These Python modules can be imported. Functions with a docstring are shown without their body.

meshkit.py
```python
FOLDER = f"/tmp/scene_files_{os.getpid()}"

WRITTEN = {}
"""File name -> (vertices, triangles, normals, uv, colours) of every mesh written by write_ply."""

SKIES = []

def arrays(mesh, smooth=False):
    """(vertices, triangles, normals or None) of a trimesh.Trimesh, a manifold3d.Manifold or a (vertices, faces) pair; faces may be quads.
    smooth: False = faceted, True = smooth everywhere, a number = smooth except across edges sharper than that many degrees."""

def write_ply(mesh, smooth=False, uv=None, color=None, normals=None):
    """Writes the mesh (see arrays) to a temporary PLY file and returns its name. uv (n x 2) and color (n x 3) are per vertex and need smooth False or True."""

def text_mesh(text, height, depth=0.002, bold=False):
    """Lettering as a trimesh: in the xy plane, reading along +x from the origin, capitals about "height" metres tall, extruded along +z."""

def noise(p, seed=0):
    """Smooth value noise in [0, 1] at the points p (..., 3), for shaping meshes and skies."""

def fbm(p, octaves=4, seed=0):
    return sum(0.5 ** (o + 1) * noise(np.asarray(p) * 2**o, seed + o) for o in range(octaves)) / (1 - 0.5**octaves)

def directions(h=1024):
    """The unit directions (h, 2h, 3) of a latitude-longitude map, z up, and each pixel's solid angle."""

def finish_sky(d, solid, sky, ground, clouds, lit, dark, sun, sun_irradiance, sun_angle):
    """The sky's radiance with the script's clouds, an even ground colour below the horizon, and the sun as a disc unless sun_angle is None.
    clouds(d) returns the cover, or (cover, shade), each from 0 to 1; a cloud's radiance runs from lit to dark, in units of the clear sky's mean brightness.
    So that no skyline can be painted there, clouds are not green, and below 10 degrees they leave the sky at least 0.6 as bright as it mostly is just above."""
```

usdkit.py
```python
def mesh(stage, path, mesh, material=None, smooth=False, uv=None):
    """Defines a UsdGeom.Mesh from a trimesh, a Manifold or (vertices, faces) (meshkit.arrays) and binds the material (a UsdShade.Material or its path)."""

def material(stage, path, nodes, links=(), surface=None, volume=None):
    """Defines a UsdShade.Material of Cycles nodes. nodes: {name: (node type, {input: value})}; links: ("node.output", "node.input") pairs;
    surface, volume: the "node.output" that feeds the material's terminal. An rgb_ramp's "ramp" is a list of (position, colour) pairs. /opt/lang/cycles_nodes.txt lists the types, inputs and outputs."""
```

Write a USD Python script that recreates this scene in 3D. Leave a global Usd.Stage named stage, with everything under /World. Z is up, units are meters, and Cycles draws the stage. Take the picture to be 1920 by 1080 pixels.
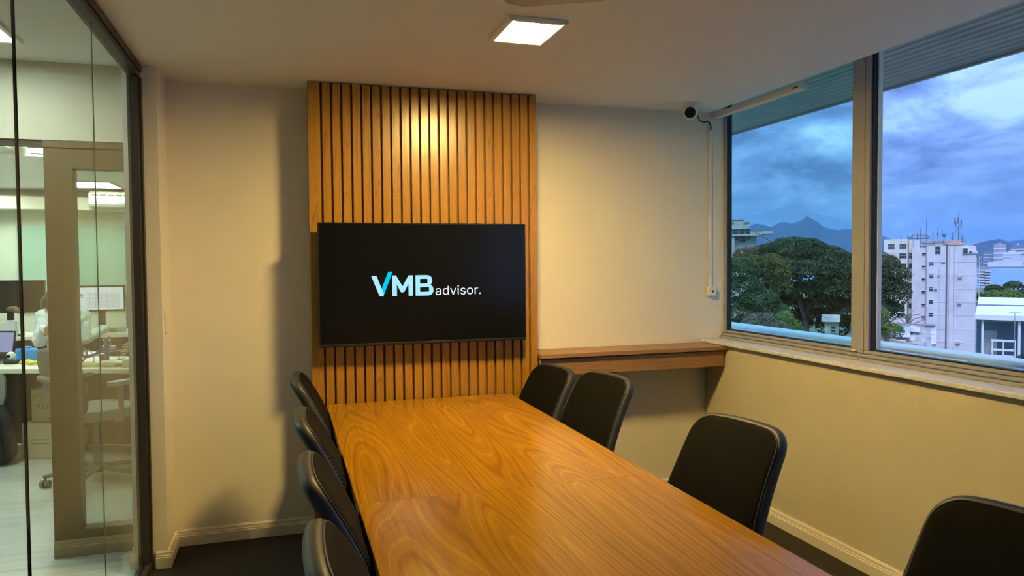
import math, random
import numpy as np, trimesh, manifold3d as m3, usdkit, meshkit
from pxr import Usd, UsdGeom, UsdLux, UsdShade, Gf, Sdf
from shapely.geometry import Polygon, Point, box as sbox
from shapely.ops import unary_union

stage = Usd.Stage.CreateInMemory()
UsdGeom.SetStageUpAxis(stage, 'Z'); UsdGeom.SetStageMetersPerUnit(stage, 1.0)
UsdGeom.Xform.Define(stage, '/World'); UsdGeom.Scope.Define(stage, '/World/Looks')
PI = math.pi

# ---------------------------------------------------------------- camera, sky, exposure
YAW, PITCH, ROLL, FPX, EYE = 0.3014, 0.0337, -0.0081, 1382.07, 1.4921
EXPOSURE = 0.0
SKY = 1.28
SUN = 4.6
HAZE = 0.8e-4
LAMP = 395.0
cam = UsdGeom.Camera.Define(stage, '/World/camera')
_f = Gf.Vec3d(math.sin(YAW)*math.cos(PITCH), math.cos(YAW)*math.cos(PITCH), -math.sin(PITCH))
_r = Gf.Vec3d(math.cos(YAW), -math.sin(YAW), 0); _u = Gf.Cross(_r, _f)
_c, _s = math.cos(ROLL), math.sin(ROLL)
_r2, _u2 = _r*_c + _u*_s, _u*_c - _r*_s
cam.AddTransformOp().Set(Gf.Matrix4d(*_r2, 0, *_u2, 0, *(-_f), 0, 0, 0, EYE, 1))
cam.CreateHorizontalApertureAttr(36.0); cam.CreateVerticalApertureAttr(20.25)
cam.CreateFocalLengthAttr(36.0*FPX/1920); cam.CreateClippingRangeAttr(Gf.Vec2f(0.05, 40000))
cam.CreateExposureAttr(EXPOSURE)

sky = UsdLux.DomeLight.Define(stage, '/World/sky')
sky.CreateIntensityAttr(1.0)
skymat = usdkit.material(stage, '/World/Looks/overcast_sky', {
    'tc': ('texture_coordinate', {}),
    'sep': ('separate_xyz', {}),
    'zc': ('math', {'math_type': 'maximum', 'value2': 0.0}),
    'zo': ('math', {'math_type': 'add', 'value2': 0.34}),
    'inv': ('math', {'math_type': 'divide', 'value1': 1.0}),
    'sc': ('vector_math', {'math_type': 'scale'}),
    'mp': ('mapping', {'scale': (1.0, 1.0, 2.2), 'location': (3.1, 1.7, 0.4)}),
    'n': ('noise_texture', {'scale': 3.1, 'detail': 9.0, 'roughness': 0.58, 'distortion': 0.35}),
    'r': ('rgb_ramp', {'ramp': [(0.0, (.12, .21, .48)), (.38, (.13, .23, .53)), (.46, (.19, .34, .75)), (.54, (.27, .47, .95)), (.64, (.46, .74, 1.12))]}),
    'hz': ('map_range', {'from_min': 0.0, 'from_max': 0.11, 'to_min': 0.75, 'to_max': 0.0, 'clamp': True}),
    'mix': ('mix_color', {'b': (.36, .70, 1.18)}),
    'cie': ('math', {'math_type': 'multiply_add', 'value2': 2.0*SKY/1.35, 'value3': SKY/1.35}),       # overcast sky: three times brighter overhead than at the horizon
    'bg': ('background_shader', {}),
}, [('tc.generated', 'sep.vector'), ('sep.z', 'zc.value1'), ('zc.value', 'zo.value1'), ('zo.value', 'inv.value2'), ('tc.generated', 'sc.vector1'),
    ('inv.value', 'sc.scale'), ('sc.vector', 'mp.vector'), ('mp.vector', 'n.vector'), ('n.fac', 'r.fac'), ('r.color', 'mix.a'), ('sep.z', 'hz.value'),
    ('hz.result', 'mix.fac'), ('mix.result', 'bg.color'), ('zc.value', 'cie.value1'), ('cie.value', 'bg.strength')], surface='bg.background')
UsdShade.MaterialBindingAPI.Apply(sky.GetPrim()).Bind(skymat)
sun = UsdLux.DistantLight.Define(stage, '/World/sun')                 # the veiled sun, high behind this building
sun.CreateAngleAttr(25.0); sun.CreateIntensityAttr(SUN); sun.CreateColorAttr(Gf.Vec3f(.86, .83, 1.0))
sun.AddRotateXYZOp().Set(Gf.Vec3f(34, 0, -38))

# ---------------------------------------------------------------- helpers
_used = set()
def numbered(parent, name):
    k, n = 0, name
    while f'{parent}/{n}' in _used:
        k += 1; n = f'{name}_{k:03d}'
    _used.add(f'{parent}/{n}')
    return f'{parent}/{n}'
def ppath(parent): return '/World' if parent is None else str(parent.GetPath())
def tag(prim, label=None, cat=None, group=None, kind=None):
    for k, v in (('label', label), ('category', cat), ('group', group), ('kind', kind)):
        if v: prim.SetCustomDataByKey(k, v)
    return prim
def obj(name, mesh, mt, parent=None, smooth=False, label=None, kind=None):
    p = usdkit.mesh(stage, numbered(ppath(parent), name), mesh, mt, smooth=smooth).GetPrim()
    return tag(p, label=label, kind=kind)
def thing(name, label, cat, loc=(0, 0, 0), rotz=0, group=None, kind=None):
    x = UsdGeom.Xform.Define(stage, numbered('/World', name))
    x.AddTranslateOp().Set(Gf.Vec3d(*loc)); x.AddRotateZOp().Set(rotz)
    return tag(x.GetPrim(), label, cat, group, kind)
def struct(name, mesh=None, mt=None, smooth=False, label=None):
    if mesh is None:
        p = UsdGeom.Xform.Define(stage, numbered('/World', name)).GetPrim()
    else: p = obj(name, mesh, mt, None, smooth)
    return tag(p, label=label, kind='structure')
def dup(root, loc, rotz, label, group=None, name=None):
    d = root.GetCustomData()
    r = thing(name or root.GetName(), label, d['category'], loc, rotz, group or d.get('group'))
    r.GetReferences().AddInternalReference(root.GetPath()); r.SetInstanceable(True)
    return r
cat_ = trimesh.util.concatenate
def bx(x0, x1, y0, y1, z0, z1):
    b = trimesh.creation.box([x1-x0, y1-y0, z1-z0]); b.apply_translation([(x0+x1)/2, (y0+y1)/2, (z0+z1)/2]); return b
def cb(x0, x1, y0, y1, z0, z1, r=.003):
    """a box with its edges chamfered"""
    r = min(r, (x1-x0)/2.5, (y1-y0)/2.5, (z1-z0)/2.5); P = []
    for a in (0, 1):
        for b in (0, 1):
            for c in (0, 1):
                X, Y, Z = (x0, x1)[a], (y0, y1)[b], (z0, z1)[c]; dx, dy, dz = (r, -r)[a], (r, -r)[b], (r, -r)[c]
                P += [(X, Y+dy, Z+dz), (X+dx, Y, Z+dz), (X+dx, Y+dy, Z)]
    return trimesh.convex.convex_hull(np.array(P))
def cyl(a, b, r, n=16, r2=None):
    a, b = np.array(a, float), np.array(b, float); d = b-a; L = np.linalg.norm(d)
    r2 = r if r2 is None else r2
    t = np.arange(n)*2*PI/n
    V = np.vstack([np.c_[r*np.cos(t), r*np.sin(t), 0*t], np.c_[r2*np.cos(t), r2*np.sin(t), 0*t+L], [[0, 0, 0], [0, 0, L]]])
    i = np.arange(n); j = (i+1) % n
    F = np.vstack([np.c_[i, j, j+n], np.c_[i, j+n, i+n], np.c_[j, i, 0*i+2*n], np.c_[i+n, j+n, 0*i+2*n+1]])
    m = trimesh.Trimesh(V, F, process=False); m.apply_transform(trimesh.geometry.align_vectors([0, 0, 1], d/L)); m.apply_translation(a); return m
def lathe(prof, n=24, loc=(0, 0, 0)):
    m = trimesh.creation.revolve(np.array(prof, float), sections=n); m.fix_normals(); m.apply_translation(loc); return m
def tube(pts, r, n=8):
    import sys
    p = np.asarray(pts, float); t = np.gradient(p, axis=0); t /= np.linalg.norm(t, axis=1, keepdims=True)+1e-12
    a = np.cross(t, [0, 0, 1.0]); bad = np.linalg.norm(a, axis=1) < 1e-3; a[bad] = np.cross(t[bad], [1.0, 0, 0]); a /= np.linalg.norm(a, axis=1, keepdims=True)
    for k in range(1, len(a)):
        if a[k] @ a[k-1] < 0: a[k] *= -1
    b = np.cross(t, a); ang = np.arange(n)*2*PI/n; rr = np.broadcast_to(r, (len(p),))
    V = (p[:, None]+rr[:, None, None]*(np.cos(ang)[None, :, None]*a[:, None]+np.sin(ang)[None, :, None]*b[:, None])).reshape(-1, 3)
    F = []
    for i in range(len(p)-1):
        for j in range(n):
            q = (j+1) % n; F += [(i*n+j, i*n+q, (i+1)*n+q), (i*n+j, (i+1)*n+q, (i+1)*n+j)]
    V = np.vstack([V, p[0], p[-1]]); e = len(V)
    for j in range(n):
        q = (j+1) % n; F += [(q, j, e-2), ((len(p)-1)*n+j, (len(p)-1)*n+q, e-1)]
    m = trimesh.Trimesh(V, F, process=False); m.fix_normals(); return m
def prism(poly, depth):
    gs = getattr(poly, 'geoms', [poly])
    return cat_([trimesh.creation.extrude_polygon(g, depth, engine='earcut') for g in gs])
def extr(pts, axis, a, b):
    """profile extruded along an axis: pts are (u, v) in the other two axes, in x, y, z order"""
    m = prism(Polygon(pts), b-a); V = m.vertices.copy(); o = np.empty_like(V); k = [i for i in range(3) if i != axis]
    o[:, k[0]], o[:, k[1]], o[:, axis] = V[:, 0], V[:, 1], V[:, 2]+a
    m = trimesh.Trimesh(o, m.faces, process=False); m.fix_normals(); return m
def rrect(w, h, r, n=8):
    P = []
    for cx, cy, a0 in ((w/2-r, h/2-r, 0), (-w/2+r, h/2-r, 90), (-w/2+r, -h/2+r, 180), (w/2-r, -h/2+r, 270)):
        for k in range(n+1):
            a = math.radians(a0+90*k/n); P.append((cx+r*math.cos(a), cy+r*math.sin(a)))
    return P
def rot(m, deg, axis=(0, 0, 1), at=(0, 0, 0)):
    m = m.copy(); m.apply_transform(trimesh.transformations.rotation_matrix(math.radians(deg), axis, at)); return m
def mv(m, d): m = m.copy(); m.apply_translation(d); return m
def hull_bones(bones, edge=.02, smooth=8):
    """bones: ((p, r), (p, r)) pairs -> one smooth continuous surface"""
    parts = []
    for (p, r), (q, s) in bones:
        A = m3.Manifold.sphere(r, 16).translate(tuple(map(float, p))); B = m3.Manifold.sphere(s, 16).translate(tuple(map(float, q)))
        parts.append(m3.Manifold.batch_hull([A, B]))
    u = m3.Manifold.batch_boolean(parts, m3.OpType.Add).refine_to_length(edge)
    me = u.to_mesh(); t = trimesh.Trimesh(me.vert_properties[:, :3], me.tri_verts, process=True)
    trimesh.smoothing.filter_taubin(t, iterations=smooth)
    return t

# ---------------------------------------------------------------- materials
def mat(name, color, rough=.5, metal=0., spec=.5, var=0., scale=6., bump=0., bscale=60., sheen=0., coat=0., emit=None, strength=0., scuff=0.):
    nodes = {'p': ('principled_bsdf', {'base_color': color, 'roughness': rough, 'metallic': metal, 'specular_ior_level': spec, 'sheen_weight': sheen, 'coat_weight': coat})}
    links = []
    if emit is not None: nodes['p'][1].update(emission_color=emit, emission_strength=strength)
    if var or bump: nodes['g'] = ('geometry', {})
    if var:
        c = np.array(color)
        nodes['n'] = ('noise_texture', {'scale': scale, 'detail': 4., 'roughness': .6})
        nodes['r'] = ('rgb_ramp', {'ramp': [(.3, tuple(c*(1-var))), (.7, tuple(np.minimum(c*(1+var), 1)))]})
        links += [('g.position', 'n.vector'), ('n.fac', 'r.fac'), ('r.color', 'p.base_color')]
    if scuff:                                                   # sparse dark rub marks
        nodes['sm'] = ('mapping', {'scale': (1., .55, 1.6)}); nodes['sn'] = ('noise_texture', {'scale': 5.5, 'detail': 6., 'roughness': .7}); nodes['sr'] = ('rgb_ramp', {'ramp': [(.66, (1., 1., 1.)), (.74, (1-scuff,)*3)]})
        nodes['sx'] = ('mix_color', {'blend_type': 'multiply', 'fac': 1.})
        links = [l for l in links if l[1] != 'p.base_color']+[('g.position', 'sm.vector'), ('sm.vector', 'sn.vector'), ('sn.fac', 'sr.fac'), ('r.color', 'sx.a'), ('sr.color', 'sx.b'), ('sx.result', 'p.base_color')]
    if bump:
        nodes['bn'] = ('noise_texture', {'scale': bscale, 'detail': 3.}); nodes['b'] = ('bump', {'strength': bump, 'distance': .004})
        links += [('g.position', 'bn.vector'), ('bn.fac', 'b.height'), ('b.normal', 'p.normal')]
    return usdkit.material(stage, f'/World/Looks/{name}', nodes, links, surface='p.BSDF')
def wood(name, grain, a, b, c, k=16., nscale=(1, 1, 1), off=(0, 0, 0), rough=.33, fine=260., spec=.5, mixv=.55, dist=.25, r2lo=.72):
    """veneer: contour lines of a stretched noise (cathedral figure) over fine pores, all in the wood's own grain direction"""
    st = [1.0, 1.0, 1.0]; st[grain] = .07
    fs = [1.0, 1.0, 1.0]; fs[grain] = .012
    d = tuple(.5*np.array(a)+.5*np.array(c))
    nodes = {'g': ('geometry', {}),
        'm': ('mapping', {'scale': tuple(np.array(nscale, float)), 'location': off}), 'n': ('noise_texture', {'scale': 1.0, 'detail': .7, 'roughness': .3, 'distortion': dist}),
        'k': ('math', {'math_type': 'multiply', 'value2': k}), 'fr': ('math', {'math_type': 'fraction'}),
        'r1': ('rgb_ramp', {'ramp': [(0., c), (.04, c), (.09, a), (.20, a), (.24, b), (.29, a), (.46, a), (.50, d), (.55, a), (.66, a), (.72, b), (.77, a), (.90, a), (1., c)]}),
        'm2': ('mapping', {'scale': tuple(fs), 'location': off}), 'n2': ('noise_texture', {'scale': fine, 'detail': 3., 'roughness': .6}),
        'r2': ('rgb_ramp', {'ramp': [(.28, (.72, .70, .66)), (.5, (.96, .96, .96)), (.7, (1.1, 1.1, 1.1))]}),
        'm3': ('mapping', {'scale': tuple(st), 'location': off}), 'n3': ('noise_texture', {'scale': 9., 'detail': 3.}),
        'r3': ('rgb_ramp', {'ramp': [(.3, (.86, .84, .80)), (.7, (1.08, 1.08, 1.08))]}),
        'x': ('mix_color', {'blend_type': 'multiply', 'fac': 1., 'use_clamp_result': False}), 'y': ('mix_color', {'blend_type': 'multiply', 'fac': .9}),
        'fl': ('mix_color', {'fac': mixv, 'a': a}),
        'p': ('principled_bsdf', {'roughness': rough, 'specular_ior_level': spec})}
    return usdkit.material(stage, f'/World/Looks/{name}', nodes, [('g.position', 'm.vector'), ('m.vector', 'n.vector'), ('n.fac', 'k.value1'), ('k.value', 'fr.value1'), ('fr.value', 'r1.fac'),
        ('g.position', 'm2.vector'), ('m2.vector', 'n2.vector'), ('n2.fac', 'r2.fac'), ('g.position', 'm3.vector'), ('m3.vector', 'n3.vector'), ('n3.fac', 'r3.fac'),
        ('r1.color', 'fl.b'), ('fl.result', 'x.a'), ('r2.color', 'x.b'), ('x.result', 'y.a'), ('r3.color', 'y.b'), ('y.result', 'p.base_color')], surface='p.BSDF')
def glass(name, tint, ior=1.45, gloss=1.0):
    """a thin pane: both faces reflect like the air side, whichever way the ray goes through"""
    return usdkit.material(stage, f'/World/Looks/{name}', {'t': ('transparent_bsdf', {'color': tuple(math.sqrt(c) for c in tint)}), 'g': ('glossy_bsdf', {'color': (gloss,)*3, 'roughness': .0}),
        'geo': ('geometry', {}), 'i': ('map_range', {'from_min': 0., 'from_max': 1., 'to_min': ior, 'to_max': 1/ior}),
        'f': ('fresnel', {}), 'x': ('mix_closure', {})}, [('geo.backfacing', 'i.value'), ('i.result', 'f.IOR'), ('f.fac', 'x.fac'), ('t.BSDF', 'x.closure1'), ('g.BSDF', 'x.closure2')], surface='x.closure')
def glow(name, color, strength):
    return usdkit.material(stage, f'/World/Looks/{name}', {'e': ('emission', {'color': color, 'strength': strength})}, [], surface='e.emission')
def leafmat(name, a, b, scale):
    return usdkit.material(stage, f'/World/Looks/{name}', {'g': ('geometry', {}), 'n': ('noise_texture', {'scale': scale, 'detail': 3.}), 'w': ('rgb_ramp', {'ramp': [(.3, a), (.7, b)]}),
        'd': ('diffuse_bsdf', {}), 't': ('translucent_bsdf', {}), 'x': ('mix_closure', {'fac': .3})},
        [('g.position', 'n.vector'), ('n.fac', 'w.fac'), ('w.color', 'd.color'), ('w.color', 't.color'), ('d.BSDF', 'x.closure1'), ('t.BSDF', 'x.closure2')], surface='x.closure')

M = {}
M['wall'] = mat('cream_wall_paint', (.79, .74, .655), .6, var=.015, scale=3., bump=.05, bscale=25.)
M['ceil'] = mat('ceiling_paint', (.74, .73, .74), .75, var=.01, scale=2.)
M['base'] = mat('white_baseboard_paint', (.80, .75, .64), .4)
M['carpet'] = mat('dark_carpet', (.028, .022, .016), .95, var=.35, scale=140., bump=.6, bscale=400.)
M['frame'] = mat('dark_bronze_aluminium', (.035, .028, .022), .42, metal=.0)
M['alu'] = mat('champagne_aluminium', (.35, .355, .40), .4, metal=.0)
M['rubber'] = mat('black_gasket', (.012, .012, .015), .5)
M['stone'] = mat('sill_stone', (.70, .69, .72), .3, var=.14, scale=40.)
M['clear'] = glass('clear_window_glass', (.97, .98, .99), 1.16)
M['tint'] = glass('tinted_window_glass', (.62, .90, .80), 1.16)
M['part'] = glass('partition_glass', (.88, .94, .88), 1.12)
M['slit'] = usdkit.material(stage, '/World/Looks/veiled_office_glass', {'t': ('transparent_bsdf', {'color': (.92, .95, .90)}), 'd': ('diffuse_bsdf', {'color': (.50, .40, .26)}), 'x': ('mix_closure', {'fac': .10})},
    [('t.BSDF', 'x.closure1'), ('d.BSDF', 'x.closure2')], surface='x.closure')  # the taupe diffuse share paints in the reflected veil
OA, OB, OC = (.42, .205, .018), (.33, .148, .011), (.24, .098, .007)
M['table1'] = wood('table_veneer_far', 1, (.325, .148, .005), (.46, .235, .018), (.20, .072, .003), k=14., nscale=(5.0, .40, 1), dist=.05, off=(3.3, .4, 0), mixv=.5, rough=.2)
M['table2'] = wood('table_veneer_near', 1, (.325, .148, .005), (.46, .235, .018), (.20, .072, .003), k=14., nscale=(5.0, .40, 1), dist=.05, off=(7.9, 5.4, 0), mixv=.5, rough=.2)
M['slat'] = wood('slat_veneer', 2, OA, OB, OC, k=9., nscale=(16., 16., .8), rough=.27, spec=.8)
M['shelf'] = wood('shelf_veneer', 0, (.36, .19, .085), (.29, .145, .06), (.24, .115, .045), k=9., nscale=(.7, 9., 14.), rough=.4)
M['edge'] = mat('oak_edge_band', (.50, .28, .09), .35)
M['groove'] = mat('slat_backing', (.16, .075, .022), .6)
M['shell'] = mat('charcoal_plastic', (.026, .028, .030), .5, spec=.45)
M['pad'] = mat('black_upholstery', (.0055, .005, .004), .8, spec=.09)
M['blackp'] = mat('black_nylon', (.012, .012, .012), .45)
M['chrome'] = mat('grey_metal', (.45, .45, .46), .3, metal=.9)
M['tv'] = mat('tv_bezel', (.010, .010, .010), .35)
M['screen'] = mat('tv_screen', (.004, .004, .003), .16, spec=.35)
M['lc'] = glow('logo_pale_cyan', (.42, .86, 1.0), 1.0)
M['lb'] = glow('logo_bright_cyan', (.0, .62, 1.0), 1.0)
M['lw'] = glow('logo_white', (.85, .92, 1.0), 1.0)
M['lamp'] = glow('lamp_diffuser', (1.0, .69, .215), LAMP)
M['white'] = mat('white_plastic', (.78, .76, .72), .4)
M['fan'] = mat('fan_blade_grey', (.34, .36, .38), .35)
M['black'] = mat('black_gloss', (.008, .008, .009), .12)
M['switch'] = mat('switch_plastic', (.80, .74, .62), .35)
# ================================================================ the room
struct('floor', bx(-.69, 2.9, -2.6, 4.4, -.12, 0), M['carpet'])
struct('ceiling', bx(-.69, 2.66, -2.6, 4.5, 2.457, 2.75), M['ceil'])
wb = struct('wall_back')
obj('wall_panel', bx(-.72, 2.825, 4.24, 4.42, -.1, 2.75), M['wall'], wb)
wr = struct('wall_right')
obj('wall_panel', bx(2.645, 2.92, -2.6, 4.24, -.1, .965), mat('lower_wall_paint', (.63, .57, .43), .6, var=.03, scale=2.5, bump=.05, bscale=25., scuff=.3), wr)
struct('wall_front', bx(-.7, 2.95, -2.75, -2.6, -.1, 2.75), M['wall'])
wl = struct('wall_left')                                   # the short return beside the glass partition
obj('wall_return', bx(-.72, -.568, 3.955, 4.24, 0, 2.457), M['wall'], wl)

def board_profile(t=.018, h=.085):
    return [(0, 0), (t, 0), (t, h*.62), (t*.8, h*.66), (t*.8, h*.74), (t*.62, h*.78), (t*.62, h*.9), (t*.35, h), (0, h)]
bb = struct('baseboard_back')
obj('skirting', extr([(4.24-u, z) for u, z in board_profile()], 0, -.568, .14), M['base'], bb)
obj('skirting', extr([(4.24-u, z) for u, z in board_profile()], 0, 1.406, 2.645), M['base'], bb)
br_ = struct('baseboard_right')
obj('skirting', extr([(2.645-u, z) for u, z in board_profile()], 1, -2.6, 4.24), M['base'], br_)
bl_ = struct('baseboard_left')
obj('skirting', extr([(-.568+u, z) for u, z in board_profile()], 1, 3.956, 4.24), M['base'], bl_)
obj('skirting', extr([(3.955-u, z) for u, z in board_profile()], 0, -.62, -.55), M['base'], bl_)

# window sill and windows on the right wall
sl = struct('trim_1', label='pale speckled stone window sill under both windows')
obj('stone_slab', cb(2.612, 2.95, 1.62, 4.24, .966, .988, .004), M['stone'], sl)
obj('stone_slab', cb(2.612, 2.95, -2.6, 1.617, .966, .988, .004), M['stone'], sl)
def window(y0, y1, pane, zt=2.66, stile0=.05, stile1=.05):
    w = struct(f'window_{window.n}'); window.n += 1
    x0, x1, zb = 2.785, 2.85, .988
    for a, b in ((.988, 1.004), (1.006, 1.022), (1.024, 1.040)):      # the grooved sill rail, one profile lip each
        obj('bottom_rail', cb(x0-(1.040-b)*.9, x1, y0, y1, a, b, .002), M['alu'], w)
    obj('top_rail', cb(x0, x1, y0, y1, zt, zt+.05, .002), M['alu'], w)
    for a, b in ((y0, y0+stile0), (y1-stile1, y1)):
        if b-a > .001: obj('stile', cb(x0, 2.825, a, b, 1.040, zt, .002), M['alu'], w)
    a, b = y0+stile0, y1-stile1
    fr = obj('gasket', cat_([bx(2.80, 2.83, a, a+.008, 1.04, zt), bx(2.80, 2.83, b-.008, b, 1.04, zt), bx(2.80, 2.83, a, b, 1.04, 1.047)]), M['rubber'], w)
    obj('pane', bx(2.812, 2.818, a, b, 1.04, zt), pane, w)
    return w
window.n = 1
w1 = window(3.008, 4.236, M['tint'], stile0=.086, stile1=.012)
w2 = window(.90, 3.006, M['clear'], stile1=.030)
window(-1.21, .898, M['clear'], stile0=.03, stile1=.03)
obj('jamb', bx(2.826, 2.85, 2.962, 2.976, 1.047, 2.66), M['white'], w2)
obj('latch', cb(2.77, 2.79, 3.05, 3.075, 1.028, 1.04, .003), M['white'], w1)
struct('trim_2', bx(2.66, 2.95, -2.6, 4.24, 2.70, 2.75), M['ceil'], label='lintel above the window')

# ================================================================ glass partition on the left
gp = struct('window_4', label='frameless glass partition in a dark bronze channel')
obj('top_channel', cat_([cb(-.69, -.632, -2.6, 3.955, 2.425, 2.457, .002), cb(-.69, -.640, -2.6, 3.955, 2.398, 2.423, .002)]), M['frame'], gp)
obj('jamb_channel', cat_([cb(-.69, -.632, 3.925, 3.955, 0, 2.398, .002), cb(-.69, -.642, 3.895, 3.924, 0, 2.398, .002)]), M['frame'], gp)
obj('bottom_channel', cat_([cb(-.69, -.672, -2.6, 3.925, 0, .045, .002), cb(-.66, -.636, -2.6, 3.925, 0, .045, .002)]), M['frame'], gp)
for a, b in ((3.098, 3.90), (2.248, 3.094), (1.38, 2.244), (.5, 1.376), (-1.0, .496), (-2.6, -1.004)):
    pn = obj('pane', bx(-.664, -.658, a, b, .02, 2.42), M['part'], gp)
obj('joint', bx(-.665, -.657, 2.244, 2.2475, .03, 2.40), M['rubber'], gp)
obj('joint', bx(-.663, -.659, 3.0945, 3.0975, .03, 2.40), mat('clear_silicone', (.30, .31, .27), .4), gp)
# ================================================================ slatted oak panel with the television
sp = thing('slatted_panel', 'floor-to-ceiling oak panel of vertical slats behind the television', 'wall panel', (.773, 4.03, 0))
X0 = .773; Y0 = 4.03
def lp(m): return mv(m, (-X0, -Y0, 0))
obj('backing', lp(bx(.146, 1.40, 4.05, 4.236, .004, 2.452)), M['groove'], sp)
gr = [.2075+.05237*k for k in range(23)]
edges = [.14]+gr+[1.406]
rs = random.Random(4)
for k in range(24):
    a = edges[k]+(.0055 if k else 0); b = edges[k+1]-(.0055 if k < 23 else 0)
    dz = 0
    if k in (0, 23):
        m = cb(a, b, Y0-.001, 4.236, .004, 2.455, .0015)
        obj('end_plank', lp(m), M['slat'], sp)
    else:
        m = cb(a, b, Y0+rs.uniform(0, .0012), 4.05, .004, 2.453, .0015)
        obj('slat', lp(m), M['slat'], sp)

tv = thing('television', 'large black flat screen showing a cyan and white company logo', 'television', (.7405, 3.94, 1.386))
TX, TY, TZ = .7405, 3.94, 1.386
def lt(m): return mv(m, (-TX, -TY, -TZ))
obj('screen', lt(cb(.180, 1.301, 3.9405, 3.95, 1.074, 1.704, .001)), M['screen'], tv)
obj('bezel', lt(cat_([cb(.175, .181, 3.939, 3.965, 1.060, 1.711, .002), cb(1.300, 1.306, 3.939, 3.965, 1.060, 1.711, .002), cb(.175, 1.306, 3.939, 3.965, 1.704, 1.711, .002), cb(.175, 1.306, 3.938, 3.965, 1.060, 1.075, .003)])), M['tv'], tv)
obj('housing', lt(cat_([cb(.178, 1.303, 3.95, 3.972, 1.063, 1.708, .006), cb(.36, 1.12, 3.972, 3.998, 1.10, 1.52, .012)])), M['tv'], tv)
for a in (.55, .9): obj('wall_bracket', lt(bx(a, a+.03, 3.99, 4.0295, 1.15, 1.5)), M['blackp'], tv)
obj('cable', lt(tube([(1.295, 3.975, 1.555), (1.309, 3.99, 1.55), (1.318, 3.995, 1.535), (1.320, 3.995, 1.515), (1.313, 3.99, 1.495), (1.297, 3.978, 1.478)], .003)), M['blackp'], tv)
def flat(poly, d=.0012):
    """shapes drawn on the television's front, (x, z) in room metres"""
    m = prism(poly, d); v = m.vertices
    m = trimesh.Trimesh(np.c_[v[:, 0]-TX, 3.9405-v[:, 2]-TY, v[:, 1]-TZ], m.faces, process=False); m.fix_normals(); return m
def soft(poly, r): return poly.buffer(-r).buffer(2*r).buffer(-r)
V1 = Polygon([(.4459, 1.4305), (.4735, 1.4318), (.5005, 1.3620), (.5125, 1.3320), (.5075, 1.3213), (.4935, 1.3213), (.4870, 1.3262)])
V2 = Polygon([(.5363, 1.4519), (.5590, 1.4519), (.5125, 1.3300), (.5005, 1.3620)])
ML = Polygon([(.5560, 1.4318), (.5767, 1.4318), (.6112, 1.3726), (.6445, 1.4318), (.6675, 1.4318), (.6675, 1.3215), (.6430, 1.3215), (.6430, 1.3864), (.6201, 1.3425), (.6104, 1.3398), (.6011, 1.3425), (.5810, 1.3838), (.5810, 1.3215), (.5560, 1.3215)])
BL = Polygon([(.6815, 1.4316), (.7440, 1.4316), (.7590, 1.4285), (.7690, 1.4190), (.7722, 1.4060), (.7716, 1.3935), (.7680, 1.3850), (.7625, 1.3795), (.7710, 1.3735), (.7770, 1.3640), (.7788, 1.3510), (.7770, 1.3385), (.7700, 1.3285), (.7600, 1.3228), (.7480, 1.3210), (.6815, 1.3210)])
BL = BL.difference(soft(sbox(.7058, 1.3868, .7466, 1.4114), .004)).difference(soft(sbox(.7056, 1.3417, .7550, 1.3667), .004))
for P, mt in ((soft(V1.difference(V2), .0012), 'lc'), (V2, 'lb'), (soft(ML, .0012), 'lc'), (soft(BL, .0012), 'lc')):
    obj('logo_letter', flat(P), M[mt], tv)
tm = meshkit.text_mesh('advisor.', .0485, .0012); b0 = tm.bounds
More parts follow.
